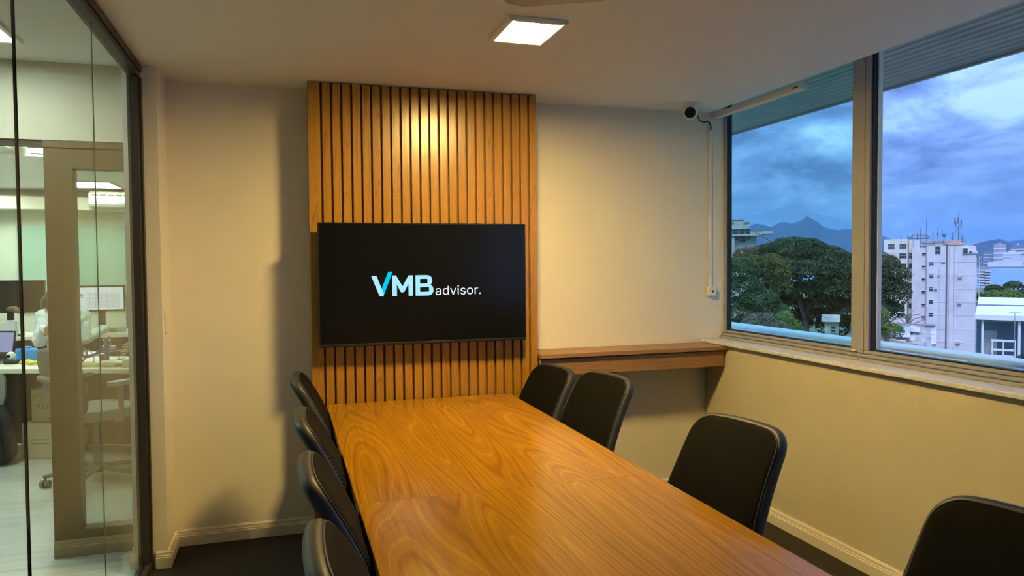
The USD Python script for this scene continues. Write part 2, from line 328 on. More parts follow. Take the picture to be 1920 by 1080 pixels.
v = tm.vertices.copy(); sx = (.0+1.0440-.7901)/(b0[1, 0]-b0[0, 0])
tw = trimesh.Trimesh(np.c_[.7901+(v[:, 0]-b0[0, 0])*sx-TX, 3.9405-v[:, 2]-TY, 1.3236+v[:, 1]-TZ], tm.faces, process=False); tw.fix_normals()
obj('logo_word', tw, M['lw'], tv)

# ================================================================ conference table
tb = thing('conference_table', 'long oak veneer conference table with eight black chairs around it', 'table', (.717, 1.9, 0))
def lc(m): return mv(m, (-.717, -1.9, 0))
def slab(x0, x1, y0, y1, far):
    r = .035
    pts = [(x0, y0), (x1, y0)]
    if far:
        pts += [(x1-r+r*math.cos(a), y1-r+r*math.sin(a)) for a in np.linspace(0, PI/2, 7)]+[(x0+.006, y1), (x0, y1-.006)]
    else: pts += [(x1, y1), (x0, y1)]
    top = Polygon(pts)
    lay = [mv(prism(q, t), (0, 0, z)) for q, t, z in ((top, .0270, .7215), (top.buffer(-.0007), .0015, .7485))]
    return cat_(lay)
t1, t2 = slab(.209, 1.2245, 2.3003, 4.0, True), slab(.209, 1.2245, -.35, 2.3, False)
for t, mk, in ((t1, 'table1'), (t2, 'table2')):
    obj('tabletop', lc(t), M[mk], tb)
for y in (2.35, .50):
    obj('pedestal', lc(cat_([cb(.63, .82, y-.025, y+.025, .03, .7215, .004), cb(.60, .85, y-.04, y+.04, 0, .03, .006)])), M['blackp'], tb)
obj('modesty_beam', lc(cb(.69, .74, .5, 4.0, .60, .7215, .004)), M['blackp'], tb)

# ================================================================ console shelf on the back wall
cs = thing('wall_shelf', 'brown veneer shelf with deep apron running from slatted panel to window sill', 'shelf', (2.02, 4.1, .84))
def ls(m): return mv(m, (-2.02, -4.1, -.84))
obj('shelf_top', ls(cb(1.408, 2.643, 3.975, 4.238, .940, .965, .002)), M['shelf'], cs)
obj('apron', ls(cb(1.408, 2.628, 4.000, 4.022, .836, .932, .002)), M['shelf'], cs)
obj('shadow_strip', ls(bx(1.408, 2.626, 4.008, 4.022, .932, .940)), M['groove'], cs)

# ================================================================ chairs
def outline(w0, w1, h, r, n=10):
    """a backrest outline with an arched top: (u, v), v from 0 to h"""
    arch = [(w1/2*math.cos(a), h-.030+.030*math.sin(a)) for a in np.linspace(0, PI, 13)]
    P = Polygon([(-w0/2, 0), (w0/2, 0)]+arch).buffer(-r, quad_segs=n).buffer(r, quad_segs=n)
    L = P.exterior.length
    return np.array([P.exterior.interpolate(L*k/112).coords[0] for k in range(112)])
def shell(out, rings, place):
    """rings: (scale, offset) from back centre round the rim to front centre"""
    c = out.mean(0); V, F, n = [], [], len(out)
    for s, inset, d in rings:
        q = c+(out-c)*s
        if inset:
            dirn = (out-c)/np.linalg.norm(out-c, axis=1, keepdims=True); q = q-dirn*inset
        V.append(place(q, d))
    m = len(rings); V = np.vstack(V)
    for i in range(m-1):
        for j in range(n):
            k = (j+1) % n; F += [(i*n+j, i*n+k, (i+1)*n+k), (i*n+j, (i+1)*n+k, (i+1)*n+j)]
    a, b = len(V), len(V)+1
    V = np.vstack([V, V[:n].mean(0), V[-n:].mean(0)])
    for j in range(n):
        k = (j+1) % n; F += [(k, j, a), ((m-1)*n+j, (m-1)*n+k, b)]
    t = trimesh.Trimesh(V, F, process=False); t.fix_normals(); return t
def back_place(lean, x0, z0, wrap=.15, sag=.30):
    ca, sa = math.cos(math.radians(lean)), math.sin(math.radians(lean))
    def place(q, d):
        u, v = q[:, 0], q[:, 1]
        f = d+wrap*u*u-sag*np.maximum(v-.20, 0)**2           # forward offset: wings come forward, middle sags back
        return np.c_[x0-sa*v+ca*f, u, z0+ca*v+sa*f]
    return place
def star_base(parent, mt, r=.30, h=.42, a0=18):
    obj('gas_column', cat_([cyl((0, 0, .07), (0, 0, .25), .027), cyl((0, 0, .2), (0, 0, h), .016)]), mt, parent, smooth=30)
    for k in range(5):
        a = math.radians(a0+72*k); c, s = math.cos(a), math.sin(a)
        bone = m3.Manifold.batch_hull([m3.Manifold.sphere(.026, 12).scale((1, 1, .8)).translate((c*.03, s*.03, .105)), m3.Manifold.sphere(.016, 12).scale((1, 1, .8)).translate((c*r, s*r, .075))])
        lg = obj('leg', bone, mt, parent, smooth=40)
        w = [mv(rot(cyl((0, -.011, 0), (0, .011, 0), .025, 14), math.degrees(a)+60), (c*r+o*-s*0, s*r, .026)) for o in (0,)]
        w2 = mv(w[0], (-.018*math.cos(a+PI/3+PI/2), -.018*math.sin(a+PI/3+PI/2), 0)); w1 = mv(w[0], (.018*math.cos(a+PI/3+PI/2), .018*math.sin(a+PI/3+PI/2), 0))
        obj('caster', cat_([w1, w2, cyl((c*r, s*r, .026), (c*r, s*r, .07), .007, 10)]), mt, lg, smooth=40)
CH_TOP = .965
def meeting_chair(name, label, loc, rotz, group, lift=0.):
    t = thing(name, label, 'chair', loc, rotz, group); L = lift
    out = outline(.475, .405, .52, .085); pl = back_place(23, -.125, .49+L)
    obj('backrest', shell(out, [(.35, 0, -.030), (.75, 0, -.030), (1, .022, -.029), (1, .010, -.025), (1, .002, -.016), (1, 0, -.004), (1, .003, .008), (1, .011, .014), (1, .020, .015), (.6, 0, .012)], pl), M['shell'], t, smooth=50)
    pad = obj('pad', shell(out, [(.5, 0, .010), (1, .026, .011), (1, .018, .016), (1, .020, .020), (1, .030, .0235), (.75, 0, .027), (.4, 0, .029)], pl), M['pad'], t, smooth=50)
    dirn = (out-out.mean(0))/np.linalg.norm(out-out.mean(0), axis=1, keepdims=True)
    ring = pl(out-dirn*.0165, .0165); ring = np.vstack([ring, ring[:2]])
    obj('piping', tube(ring, .0028, 6), M['shell'], pad, smooth=60)
    so = Polygon(rrect(.40, .46, .09)); so = np.array([so.exterior.interpolate(so.exterior.length*k/112).coords[0] for k in range(112)])
    def seat_place(q, d): return np.c_[q[:, 0]+.06, q[:, 1], .445+L+d-.18*np.maximum(q[:, 0]-.10, 0)**1.5]
    obj('seat', shell(so, [(.5, 0, -.03), (1, .012, -.03), (1, 0, -.015), (1, 0, .012), (1, .01, .028), (1, .03, .034), (.5, 0, .03)], seat_place), M['pad'], t, smooth=50)
    obj('mechanism', cat_([cb(-.12, .13, -.07, .07, .375+L, .415+L, .01), tube([(-.06, 0, .40+L), (-.15, 0, .41+L), (-.165, 0, .46+L), (-.19, 0, .56+L)], .022, 10)]), M['blackp'], t, smooth=40)
    for s in (-1, 1):
        arm = obj('armrest', tube([(.06, s*.19, .41+L), (.05, s*.225, .43+L), (.02, s*.236, .52+L), (.0, s*.236, .635+L)], .015, 10), M['blackp'], t, smooth=50)
        q = prism(Polygon(rrect(.22, .06, .028)), .022)
        obj('arm_pad', mv(q, (.02, s*.236, .635+L)), M['shell'], arm, smooth=40)
    star_base(t, M['blackp'], h=.38+L, r=.28)
    return t
GRP = 'black meeting chairs around the conference table'
# (label, loc, rotation, lift): the seat looks along its own +x
spots = [('black padded meeting chair at left side of table, nearest the camera', (.40, 1.465, 0), -1, 0),
         ('black padded meeting chair at left side of table, second from the camera', (.40, 2.075, 0), -1, 0),
         ('black padded meeting chair at left side of table, third from the camera', (.40, 2.775, 0), -2, 0),
         ('black padded meeting chair at left table side, farthest back by slatted panel', (.395, 3.61, 0), -3, .02),
         ('black padded meeting chair at right table corner, cut by the picture edge', (1.175, 1.10, 0), 189, 0),
         ('black padded meeting chair standing alone in front of yellow wall under windows', (1.155, 2.09, 0), 191, 0),
         ('black padded meeting chair under brown shelf, nearer and larger of the two', (1.165, 3.185, 0), 192, 0),
         ('black padded meeting chair beside right end of slatted panel, partly behind another chair', (1.095, 3.735, 0), 190, -.028)]
protos = {}
for lb, lo, ro, lift in spots:
    if lift in protos: dup(protos[lift], lo, ro, lb, GRP)
    else: protos[lift] = meeting_chair('meeting_chair', lb, lo, ro, GRP, lift)

# ================================================================ ceiling and wall fittings
def panel_light(loc, w, d, label, em, group=None, name='ceiling_light'):
    t = thing(name, label, 'lamp', loc, 0, group)
    obj('frame', cat_([cb(-w/2-.022, -w/2, -d/2-.022, d/2+.022, -.018, 0, .003), cb(w/2, w/2+.022, -d/2-.022, d/2+.022, -.018, 0, .003), cb(-w/2, w/2, -d/2-.022, -d/2, -.018, 0, .003), cb(-w/2, w/2, d/2, d/2+.022, -.018, 0, .003)]), M['white'], t)
    obj('diffuser', bx(-w/2, w/2, -d/2, d/2, -.012, -.002), em, t)
    return t
panel_light((.983, 2.92, 2.457), .205, .265, 'square warm white LED panel glowing on the ceiling above the table', M['lamp'])

cc = thing('security_camera', 'small white dome security camera under the ceiling in the window corner', 'security camera', (2.40, 4.02, 2.457))
obj('base', lathe([(0, -.022), (.046, -.022), (.050, -.016), (.050, 0), (0, 0)], 28), M['white'], cc, smooth=40)
bd = trimesh.creation.icosphere(3, .046)
obj('housing', mv(bd, (0, -.006, -.050)), M['white'], cc, smooth=True)
q = cyl((0, 0, 0), (0, 0, .012), .034, 28, .030)
q.apply_transform(trimesh.geometry.align_vectors([0, 0, 1], np.array([-.50, -.80, -.25])/np.linalg.norm([-.5, -.8, -.25])))
obj('lens', mv(q, np.array([0, -.006, -.05])+.038*np.array([-.50, -.80, -.25])/.976), M['black'], cc, smooth=30)
obj('cable', tube([(.045, .02, -.03), (.09, .06, -.055), (.13, .10, -.075), (.175, .13, -.078), (.22, .16, -.066), (.262, .205, -.055), (.278, .208, -.08), (.28, .208, -.11)], .0045), M['blackp'], cc, smooth=60)

cr = thing('cable_raceway', 'thin white vertical cable trunking on back wall with outlet box at its foot', 'cable trunking', (2.68, 4.24, 1.28))
obj('duct', cb(-.0105, .0105, -.012, 0, .04, 1.08, .002), M['white'], cr)
obox = obj('outlet_box', cb(-.026, .030, -.034, 0, -.012, .045, .004), M['white'], cr)
obj('socket', cb(-.006, .006, -.037, -.033, .008, .026, .001), M['groove'], obox)
rw = thing('blind_rail', 'cream painted boxed rail over the tinted window, below the ceiling edge', 'rail', (2.712, 3.8, 2.40))
obj('box', cb(-.022, .022, -.43, .43, .021, .057, .003), M['wall'], rw)
obj('end_slot', cb(-.0235, -.018, -.41, -.36, .036, .043, .001), M['blackp'], rw)
sw = thing('light_switch', 'cream light switch plate on the narrow wall beside the glass partition', 'light switch', (-.568, 4.07, 1.215))
obj('plate', cb(0, .009, -.040, .040, -.062, .062, .003), M['switch'], sw)
obj('rocker', cb(.008, .013, -.014, .014, -.026, .026, .002), M['switch'], sw)

fn = thing('ceiling_fan', 'ceiling fan at the top edge of the picture, only its blade tips showing', 'ceiling fan', (.42, 1.125, 2.457))
obj('canopy', lathe([(0, -.07), (.03, -.07), (.065, -.02), (.07, 0), (0, 0)], 24), M['white'], fn, smooth=40)
obj('downrod', cyl((0, 0, -.24), (0, 0, -.05), .012), M['chrome'], fn, smooth=30)
obj('motor', lathe([(0, -.35), (.05, -.345), (.10, -.32), (.11, -.29), (.09, -.25), (.03, -.23), (0, -.23)], 28), M['white'], fn, smooth=40)
for k, a in enumerate((68, 188, 308)):
    P = Polygon([(.16, -.045), (.30, -.07), (.66, -.135), (.69, -.11), (.69, .09), (.65, .135), (.30, .06), (.16, .045)]).buffer(-.02).buffer(.02)
    b = prism(P, .006); b = rot(b, -2, (1, 0, 0)); b = mv(b, (0, 0, -.312)); b = rot(b, a)
    bl = obj('blade', b, M['fan'], fn)
    br = rot(mv(cb(.06, .22, -.018, .018, -.004, .004, .002), (0, 0, -.306)), a)
    obj('blade_bracket', br, M['white'], bl)
# ================================================================ outside: the building's own overhang and gutter
oh = struct('trim_3', label='ribbed sheet-metal soffit of the overhang outside the windows')
pts = []
x = 2.93
while x < 4.0:
    pts += [(x, 2.694), (x+.012, 2.680), (x+.056, 2.680), (x+.068, 2.694)]; x += .08
obj('ribbed_soffit', extr([(2.93, 2.76)]+pts+[(4.02, 2.68), (4.02, 2.76)], 1, -3, 12), mat('soffit_metal', (.30, .31, .30), .45, var=.12, scale=5.), oh)
obj('fascia', bx(4.0, 4.03, -3, 12, 2.665, 2.90), mat('fascia_grey', (.30, .31, .31), .5), oh)
pm = mat('pale_concrete', (.74, .79, .79), .7, var=.22, scale=5., bump=.2, bscale=60.)
pw = mat('white_capping', (.90, .92, .91), .6, var=.05, scale=8.)
pa = struct('trim_4', label='pale concrete gutter parapet outside the windows')
obj('parapet_wall', bx(4.0, 4.14, -3, 12, .2, .885), pm, pa)
obj('capping', cb(3.985, 4.155, -3, 12, .885, .906, .006), pw, pa)
obj('gutter_floor', bx(2.92, 4.0, -3, 12, .45, .56), pm, pa)
for y in (3.02, 4.30):
    obj('gutter_cover', extr([(3.2, .56), (3.2, .70), (3.99, .875), (3.99, .56)], 1, y-.85, y+.14), pw, pa)
    dp = obj('drain_plate', rot(bx(3.78, 3.80, y-.03, y+.19, .72, .82), 0), M['frame'] if 0 else mat(f'drain_grey_{int(y*10)}', (.40, .47, .52), .6), pa)
    for dy in (.02, .12):
        for dz in (.745, .79): obj('drain_hole', rot(cyl((3.772, y+dy, dz), (3.782, y+dy, dz), .014, 12), 0), M['rubber'], dp)

# ---------------------------------------------------------------- land, sea, mountains
def grid(fn, xs, ys):
    X, Y = np.meshgrid(xs, ys, indexing='ij'); V = np.c_[X.ravel(), Y.ravel(), fn(X, Y).ravel()]; n = len(ys); F = []
    for i in range(len(xs)-1):
        for j in range(n-1):
            a = i*n+j; F += [(a, a+n, a+n+1), (a, a+n+1, a+1)]
    return trimesh.Trimesh(V, F, process=False)
land = mat('scrubby_ground', (.10, .12, .07), .95, var=.5, scale=.12)
def ground(X, Y): return -25+17.5*np.exp(-((X-46)**2+(Y-72)**2)/(2*26**2))+.4*meshkit.noise(np.stack([X*.15, Y*.15, 0*X], -1))
g1 = grid(ground, np.linspace(8, 130, 62), np.linspace(-40, 150, 80))
g2 = bx(-400, 620, -400, 1100, -27, -25.2)
g2.apply_transform(trimesh.transformations.rotation_matrix(math.radians(0), (0, 0, 1)))
tag(obj('hillside', g1, land, smooth=True), 'green hillside falling away below the meeting room windows', kind='structure')
tag(obj('shore_land', g2, land), 'flat land between the windows and the bay', kind='structure')
sea = usdkit.material(stage, '/World/Looks/bay_water', {'g': ('geometry', {}), 'm': ('mapping', {'scale': (.05, .05, .05)}), 'n': ('noise_texture', {'scale': 1.0, 'detail': 4.}), 'b': ('bump', {'strength': .5, 'distance': .6}),
    'p': ('principled_bsdf', {'base_color': (.10, .20, .30), 'roughness': .22})}, [('g.position', 'm.vector'), ('m.vector', 'n.vector'), ('n.fac', 'b.height'), ('b.normal', 'p.normal')], surface='p.BSDF')
tag(obj('bay_water', bx(-3000, 9000, -3000, 9000, -36, -33), sea), 'calm blue bay between the near shore and the far city', kind='structure')

def mountain(name, ridge, depth, mt, label, foot=-32):
    R = np.array(ridge, float); rng = np.random.default_rng(len(R))
    R2 = []
    for a, b in zip(R[:-1], R[1:]):
        for k in range(4): R2.append(a+(b-a)*k/4)
    R2.append(R[-1]); R = np.array(R2)
    d = R[:, :2]/np.linalg.norm(R[:, :2], axis=1, keepdims=True)
    rows = []
    for t in (-1, -.8, -.6, -.45, -.3, -.18, -.08, 0, .12, .4, 1):
        h = foot+(R[:, 2]-foot)*(1-abs(t))**1.25
        P = np.c_[R[:, :2]+d*t*depth, h]
        if t not in (-1, 0, 1): P[:, 2] += (meshkit.fbm(P/np.array([180., 180., 180.]), 3, 5)-.5)*.28*(P[:, 2]-foot)
        if t == 0: P[:, 2] += (meshkit.noise(P/35.)-.5)*5
        rows.append(P)
    V = np.vstack(rows); n = len(R); F = []
    for i in range(len(rows)-1):
        for j in range(n-1):
            a = i*n+j; F += [(a, a+1, a+n+1), (a, a+n+1, a+n)]
    F += [(k*n, (k+1)*n, 5) for k in range(0)]
    m = trimesh.Trimesh(V, F, process=False); m.fix_normals()
    return tag(obj(name, m, mt, smooth=True), label, 'mountain')
mt_m = mat('forested_rock', (.05, .065, .06), .95, var=.3, scale=.012)
mountain('mountain', [(3922, 6122, 180), (4092, 6071, 229), (4175, 6047, 294), (4224, 6033, 324), (4288, 6014, 359), (4360, 5992, 348), (4435, 5967, 323), (4471, 5957, 342), (4515, 5944, 367), (4569, 5928, 372), (4621, 5911, 356), (4685, 5892, 376), (4732, 5878, 396), (4753, 5872, 419), (4766, 5868, 429), (4777, 5864, 421), (4792, 5859, 406), (4852, 5839, 375), (4882, 5829, 344), (4918, 5817, 318), (4978, 5798, 303), (5039, 5779, 292), (5099, 5760, 297), (5160, 5741, 303), (5254, 5712, 290), (5336, 5686, 269), (5389, 5669, 254), (5456, 5647, 228), (5566, 5611, 181), (5662, 5579, 135), (5758, 5548, 89), (5903, 5501, 47)], 1500, mt_m, 'long blue mountain range with a sharp rocky peak above the large tree')
mountain('mountain', [(3888, 3508, 30), (3950, 3489, 55), (3998, 3475, 81), (4044, 3461, 97), (4091, 3447, 110), (4138, 3433, 117), (4200, 3414, 115), (4231, 3403, 99), (4277, 3388, 82), (4314, 3376, 69), (4386, 3353, 45), (4478, 3324, 25)], 700, mt_m, 'low rounded blue hill behind the far city towers')
mountain('mountain', [(7580, 6555, 133), (7757, 6502, 205), (7893, 6461, 241), (7946, 6444, 222), (8004, 6426, 203), (8081, 6402, 215), (8151, 6381, 227), (8287, 6339, 238), (8462, 6283, 187)], 1500, mt_m, 'faint farthest mountain ridge showing above the rounded hill')

# ---------------------------------------------------------------- the main white apartment block
def facing(az): return -az
def site(name, label, cat, loc, az, group=None): return thing(name, label, cat, loc, facing(az), group)
cream = mat('cream_render', (.66, .64, .57), .8, var=.12, scale=.35)
lav = mat('pale_render', (.62, .60, .63), .8, var=.10, scale=.25)
lav2 = mat('pale_pink_render', (.64, .58, .60), .8, var=.12, scale=.3)
dirty = mat('stained_concrete', (.36, .34, .33), .9, var=.5, scale=.7)
pane_m = mat('dark_window_glass', (.045, .05, .06), .12)
frame_m = mat('window_frame_grey', (.30, .30, .31), .5)
pinkw = mat('pink_rooftop_wall', (.58, .36, .33), .85, var=.2, scale=.6)
steel = mat('mast_steel', (.13, .14, .16), .5)
ab = site('apartment_block', 'tall white apartment block with rooftop antennas in the clear window', 'building', (173.8, 163.8, .6), 46.71)
obj('left_wing', bx(-11.13, -4.98, 2, 14, -26, 6.91), cream, ab)
obj('set_back_bay', bx(-4.98, -3.93, 3.0, 14, -26, 6.6), cream, ab)
obj('stair_tower', cat_([bx(-3.93, -.39, .6, 12, -26, 4.2), bx(-3.54, -1.97, .7, 6, 4.2, 6.46)]), lav2, ab)
ce = obj('blind_wing', bx(-.39, 11.53, 0, 12, -26, 4.65), lav, ab)
for z in (.29, -3.48, -7.24, -11.0, -14.61, -18.53, -22.29): obj('floor_band', bx(-.39, 11.53, -.05, 0, z-.07, z+.07), lav2, ab)
obj('recess_shade', bx(4.39, 4.80, -.06, 0, -25.5, 5.25), mat('shadow_gap_paint', (.16, .15, .17), .9), ab)  # dark strip painted in for the shade of a recess
obj('pilaster', bx(5.24, 6.29, -.35, 0, -25.5, 4.65), lav, ab); obj('pilaster', bx(6.45, 6.81, -.2, 0, -25.5, 4.65), lav, ab)
obj('downpipe', cyl((-4.95, 1.9, -26), (-4.95, 1.9, 7.0), .12, 8), steel, ab)
obj('downpipe', cyl((-.35, -.1, -26), (-.35, -.1, 4.6), .09, 8), frame_m, ab); obj('downpipe', cyl((2.85, -.1, -26), (2.85, -.1, -1), .06, 8), lav2, ab)
obj('rooftop_slab', cat_([bx(-1.97, 8.78, .5, 10, 4.65, 5.6), bx(-1.9, 3.9, .4, 1.0, 5.6, 6.16), bx(8.78, 11.0, 1.0, 9, 4.65, 5.0)]), dirty, ab)
obj('rooftop_wall', bx(4.19, 8.12, .35, 5, 5.0, 6.2), pinkw, ab)
obj('dormer', cat_([bx(8.3, 9.7, -.4, 2, 2.5, 4.1), bx(9.7, 11.9, -.3, 2, 2.5, 3.3)]), lav, ab)
hood = [bx(-9.9, -9.7, 1.5, 14, 6.9, 7.25)]
for k in range(9):
    a, b = PI*k/16, PI*(k+1)/16
obj('roof_shed', cat_([cyl((-5.2+.02, 4, 6.9), (-5.2, 4, 8.0), .06, 6), tube([(-5.0, 4, 7.2), (-4.0, 4, 8.0), (-2.6, 4, 8.35), (-.8, 4, 8.3), (.4, 4, 7.4)], .10, 6), tube([(-5.0, 6, 6.9), (-4.0, 6, 7.7), (-2.6, 6, 8.0), (-.8, 6, 8.0), (.4, 6, 7.2)], .10, 6), bx(-5, .2, 4, 4.1, 6.9, 7.3), bx(-2.8, -2.7, 4, 4.1, 6.6, 8.3), bx(-4, -3.9, 4, 4.1, 6.6, 8.0)]), steel, ab)
def win(parent, x0, x1, z0, z1, y, bars=1, louvre=0, mt=None):
    f = obj('window', cat_([bx(x0-.08, x1+.08, y-.07, y, z0-.10, z0), bx(x0-.08, x1+.08, y-.05, y, z1, z1+.08), bx(x0-.08, x0, y-.05, y, z0, z1), bx(x1, x1+.08, y-.05, y, z0, z1)]+
        [bx(x0+(x1-x0)*k/(bars+1)-.045, x0+(x1-x0)*k/(bars+1)+.045, y-.045, y, z0, z1) for k in range(1, bars+1)]+
        [bx(x0, x1, y-.06, y, z0+(z1-z0)*(k+.15)/3, z0+(z1-z0)*(k+.5)/3) for k in range(louvre)]+([bx(x0, x1, y-.045, y, (z0+z1)/2-.05, (z0+z1)/2+.05)] if not louvre else [])), mt or frame_m, parent)
    obj('pane', bx(x0, x1, y-.03, y-.005, z0, z1), pane_m, f)
for w in [(-10.09, -8.52, 4.12, 5.48), (-7.07, -5.5, 4.12, 5.48), (-7.14, -5.44, 1.41, 2.77), (-10.09, -8.52, -1.52, -.17), (-7.14, -5.44, -1.52, -.17), (-7.14, -5.44, -4.38, -3.02), (-7.14, -5.44, -7.24, -5.88), (-7.07, -5.76, -10.02, -8.82), (-7.07, -5.76, -12.96, -11.75), (-7.21, -5.9, -15.74, -14.69)]: win(ab, *w, 2, 3)
for w in [(-4.72, -4.06, 1.41, 2.77), (-4.72, -4.06, -1.52, -.17), (-4.72, -4.06, -4.38, -3.02), (-4.72, -4.06, -7.24, -5.88), (-4.72, -4.06, -10.17, -8.82), (-4.72, -4.06, -13.03, -11.68)]: win(ab, *w, 3.0, 1)
for w in [(-1.44, -.52, 1.87, 2.77), (-1.44, -.52, -1.67, -.77), (-1.44, -.52, -5.28, -4.38), (-1.44, -.52, -8.89, -7.99), (-1.44, -.52, -12.51, -11.6), (-1.44, -.52, -15.97, -15.06)]: win(ab, *w, .6, 0, 2, lav)
for w in [(.42, 1.34, -.62, .29), (.42, 1.34, -4.15, -3.25), (.42, 1.34, -7.84, -6.94), (.42, 1.34, -11.45, -10.55), (.42, 1.34, -15.06, -14.16), (.42, 1.34, -18.53, -17.62), (3.34, 4.13, -.28, .1), (2.46, 3.05, -4.08, -3.48), (1.67, 2.26, -7.99, -7.39), (1.83, 3.01, 2.54, 4.55)]: win(ab, *w, 0, 1)
win(ab, 8.52, 9.5, 2.69, 3.9, -.4, 0); win(ab, 9.96, 10.48, 2.69, 3.2, -.3, 0)
aw = obj('awning', extr([(2.0, 2.9), (1.1, 2.3), (1.1, .9), (1.2, .9), (2.0, 1.2)], 0, -10.5, -8.2), mat('awning_grey', (.30, .29, .27), .8), ab)
for k, w in enumerate([(7.34, 8.25, -4.23, -3.48), (7.27, 8.19, -11.53, -10.93), (6.94, 7.99, -22.51, -21.91)]):
    obj('air_conditioner', bx(w[0], w[1], -.5, 0, w[2], w[3]), dirty if k == 0 else pinkw, ab)
for z in (1.49, .14, -3.48, -7.24, -10.85, -13.11, -14.61, -16.72, -18.23, -20.18, -21.84, -23.64):
    bl = obj('balcony', cat_([bx(11.53, 12.9, 1, 8, z-.15, z+.05), bx(12.75, 12.9, 1, 8, z+.05, z+.35)]), dirty, ab)
obj('balcony_posts', cat_([bx(11.6, 11.75, 1, 1.15, -25.5, 1.5), bx(12.4, 12.5, 1, 1.12, -25.5, 1.5)]), lav, ab) if 0 else None
for x in (11.65, 12.3): obj('balcony_post', bx(x, x+.14, 1, 1.15, -25.5, 1.5), lav, ab)
mast = thing('antenna_mast', 'tallest rooftop antenna mast with panel aerials, right of the others', 'antenna', (0, 0, 0))
mast.GetAttribute('xformOp:translate').Set(Gf.Vec3d(173.8+7.4*math.cos(math.radians(46.71))+1.2*.728, 163.8-7.4*math.sin(math.radians(46.71))+1.2*.686, 6.83)); mast.GetAttribute('xformOp:rotateZ').Set(-46.71)
obj('mast', cyl((0, 0, 0), (0, 0, 8.2), .16, 8, .06), steel, mast)
obj('stay', tube([(-1.4, 0, 0), (-1.3, 0, 1.6), (0, 0, 3.8)], .07, 6), steel, mast)
for dx, z in ((-.75, 4.6), (-.95, 5.4), (.55, 4.2), (.6, 5.0), (-.3, 5.6)):
    a_ = obj('panel_aerial', cb(dx-.13, dx+.13, -.2, 0, z-.9, z+.8, .04), steel, mast)
    obj('bracket', bx(min(dx, 0), max(dx, 0), -.12, -.04, z-.04, z+.04), steel, a_)
def aerial(u, z0, z1, hook, label):
    t = thing('roof_aerial', label, 'antenna', (0, 0, 0), -46.71, 'small aerials on the white apartment roof')
    c, s = math.cos(math.radians(46.71)), math.sin(math.radians(46.71))
    t.GetAttribute('xformOp:translate').Set(Gf.Vec3d(173.8+u*c+2*s, 163.8-u*s+2*c, z0+.1))
    obj('pole', cyl((0, 0, -.6), (0, 0, z1-z0+.5), .09, 6), steel, t)
    if hook == 1: obj('arm', tube([(0, 0, (z1-z0)*.6), (1.1, 0, (z1-z0)*.62), (1.1, 0, (z1-z0)*.95)], .08, 6), steel, t)
    if hook == 2:
        for k in range(4): obj('rung', bx(-.45, .45, -.05, .05, (z1-z0)*(.35+.15*k)-.05, (z1-z0)*(.35+.15*k)+.06), steel, t)
    if hook == 3: obj('dish', mv(rot(trimesh.creation.cone(.55, .3, sections=14), 90, (1, 0, 0)), (0, -.2, z1-z0)), steel, t)
aerial(-.39, 6.16, 12.33, 0, 'tall thin rooftop pole above the stair tower, second highest on roof')
aerial(-1.9, 6.46, 9.92, 2, 'ladder-like rooftop aerial with rungs, beside the tall thin pole')
aerial(-2.6, 7.06, 9.3, 0, 'thin leftmost pole over the arched roof shed of the white block')
aerial(1.18, 6.76, 9.01, 1, 'hooked rooftop aerial nearest the tall thin pole')
aerial(2.42, 6.76, 9.92, 1, 'taller hooked rooftop aerial at the middle of the roof')
aerial(3.93, 6.76, 8.3, 3, 'short rooftop pole topped by a small dish')
aerial(6.0, 6.16, 8.4, 2, 'stubby rooftop aerial with rungs close left of the tallest mast')
aerial(8.25, 5.0, 7.8, 2, 'runged rooftop aerial just right of the tallest mast')
aerial(8.95, 5.0, 7.3, 0, 'rightmost plain pole on the white block roof')
aerial(-6.81, 7.0, 7.96, 0, 'tiny pole on the roof of the cream left wing')

# ---------------------------------------------------------------- other buildings
lb = site('hillside_apartments', 'grey stepped apartment house with terraces behind the big tree, at far left of view', 'building', (150.2, 215.1, .5), 34.93)
gw = mat('grey_render', (.36, .37, .36), .85, var=.12, scale=.3)
k = .1724
def zz(z): return 15-(15-z)*.52
obj('upper_block', cat_([bx(-9, -1.0, 0, 10, zz(9.3), zz(14.9)), bx(-1.0, .6, .5, 10, zz(9.3), zz(13.4))]), gw, lb)
obj('roof_slab', cat_([bx(-9, -.9, -.3, 10, zz(14.9), zz(15.2)), bx(-1.0, 1.0, 0, 10, zz(13.3), zz(13.7)), bx(-6.0, -3.6, 2, 6, zz(15.2), zz(15.6))]), dirty, lb)
obj('terrace_storey', bx(-9, 1.2, 1.2, 10, zz(5.3), zz(9.3)), gw, lb)
obj('terrace_slab', cat_([bx(-9, 1.6, -.6, 10, zz(9.2), zz(9.6)), bx(-9, 4.7, -1.2, 10, zz(4.6), zz(5.8)), bx(1.2, 8.4, -.4, 10, zz(5.6), zz(7.4))]), gw, lb)
obj('lower_storey', bx(-9, -3.9, -.6, 10, -14, zz(5.2)), gw, lb); obj('lower_storey', bx(-3.9, 3.2, 1.5, 10, -14, zz(5.2)), gw, lb)
for x0, x1, z0, z1, y in ((-4.2, -3.0, 6.0, 8.6, 1.2), (-2.1, -.9, 6.0, 8.6, 1.2), (-.3, .9, 6.0, 8.6, 1.2), (-3.8, -2.6, 1.8, 4.2, 1.5), (-2.2, -.3, .6, 4.2, 1.5), (.2, 1.0, 1.8, 4.2, 1.5), (-4.9, -4.2, 12.4, 13.4, 0)): win(lb, x0, x1, zz(z0), zz(z1), y, 1)
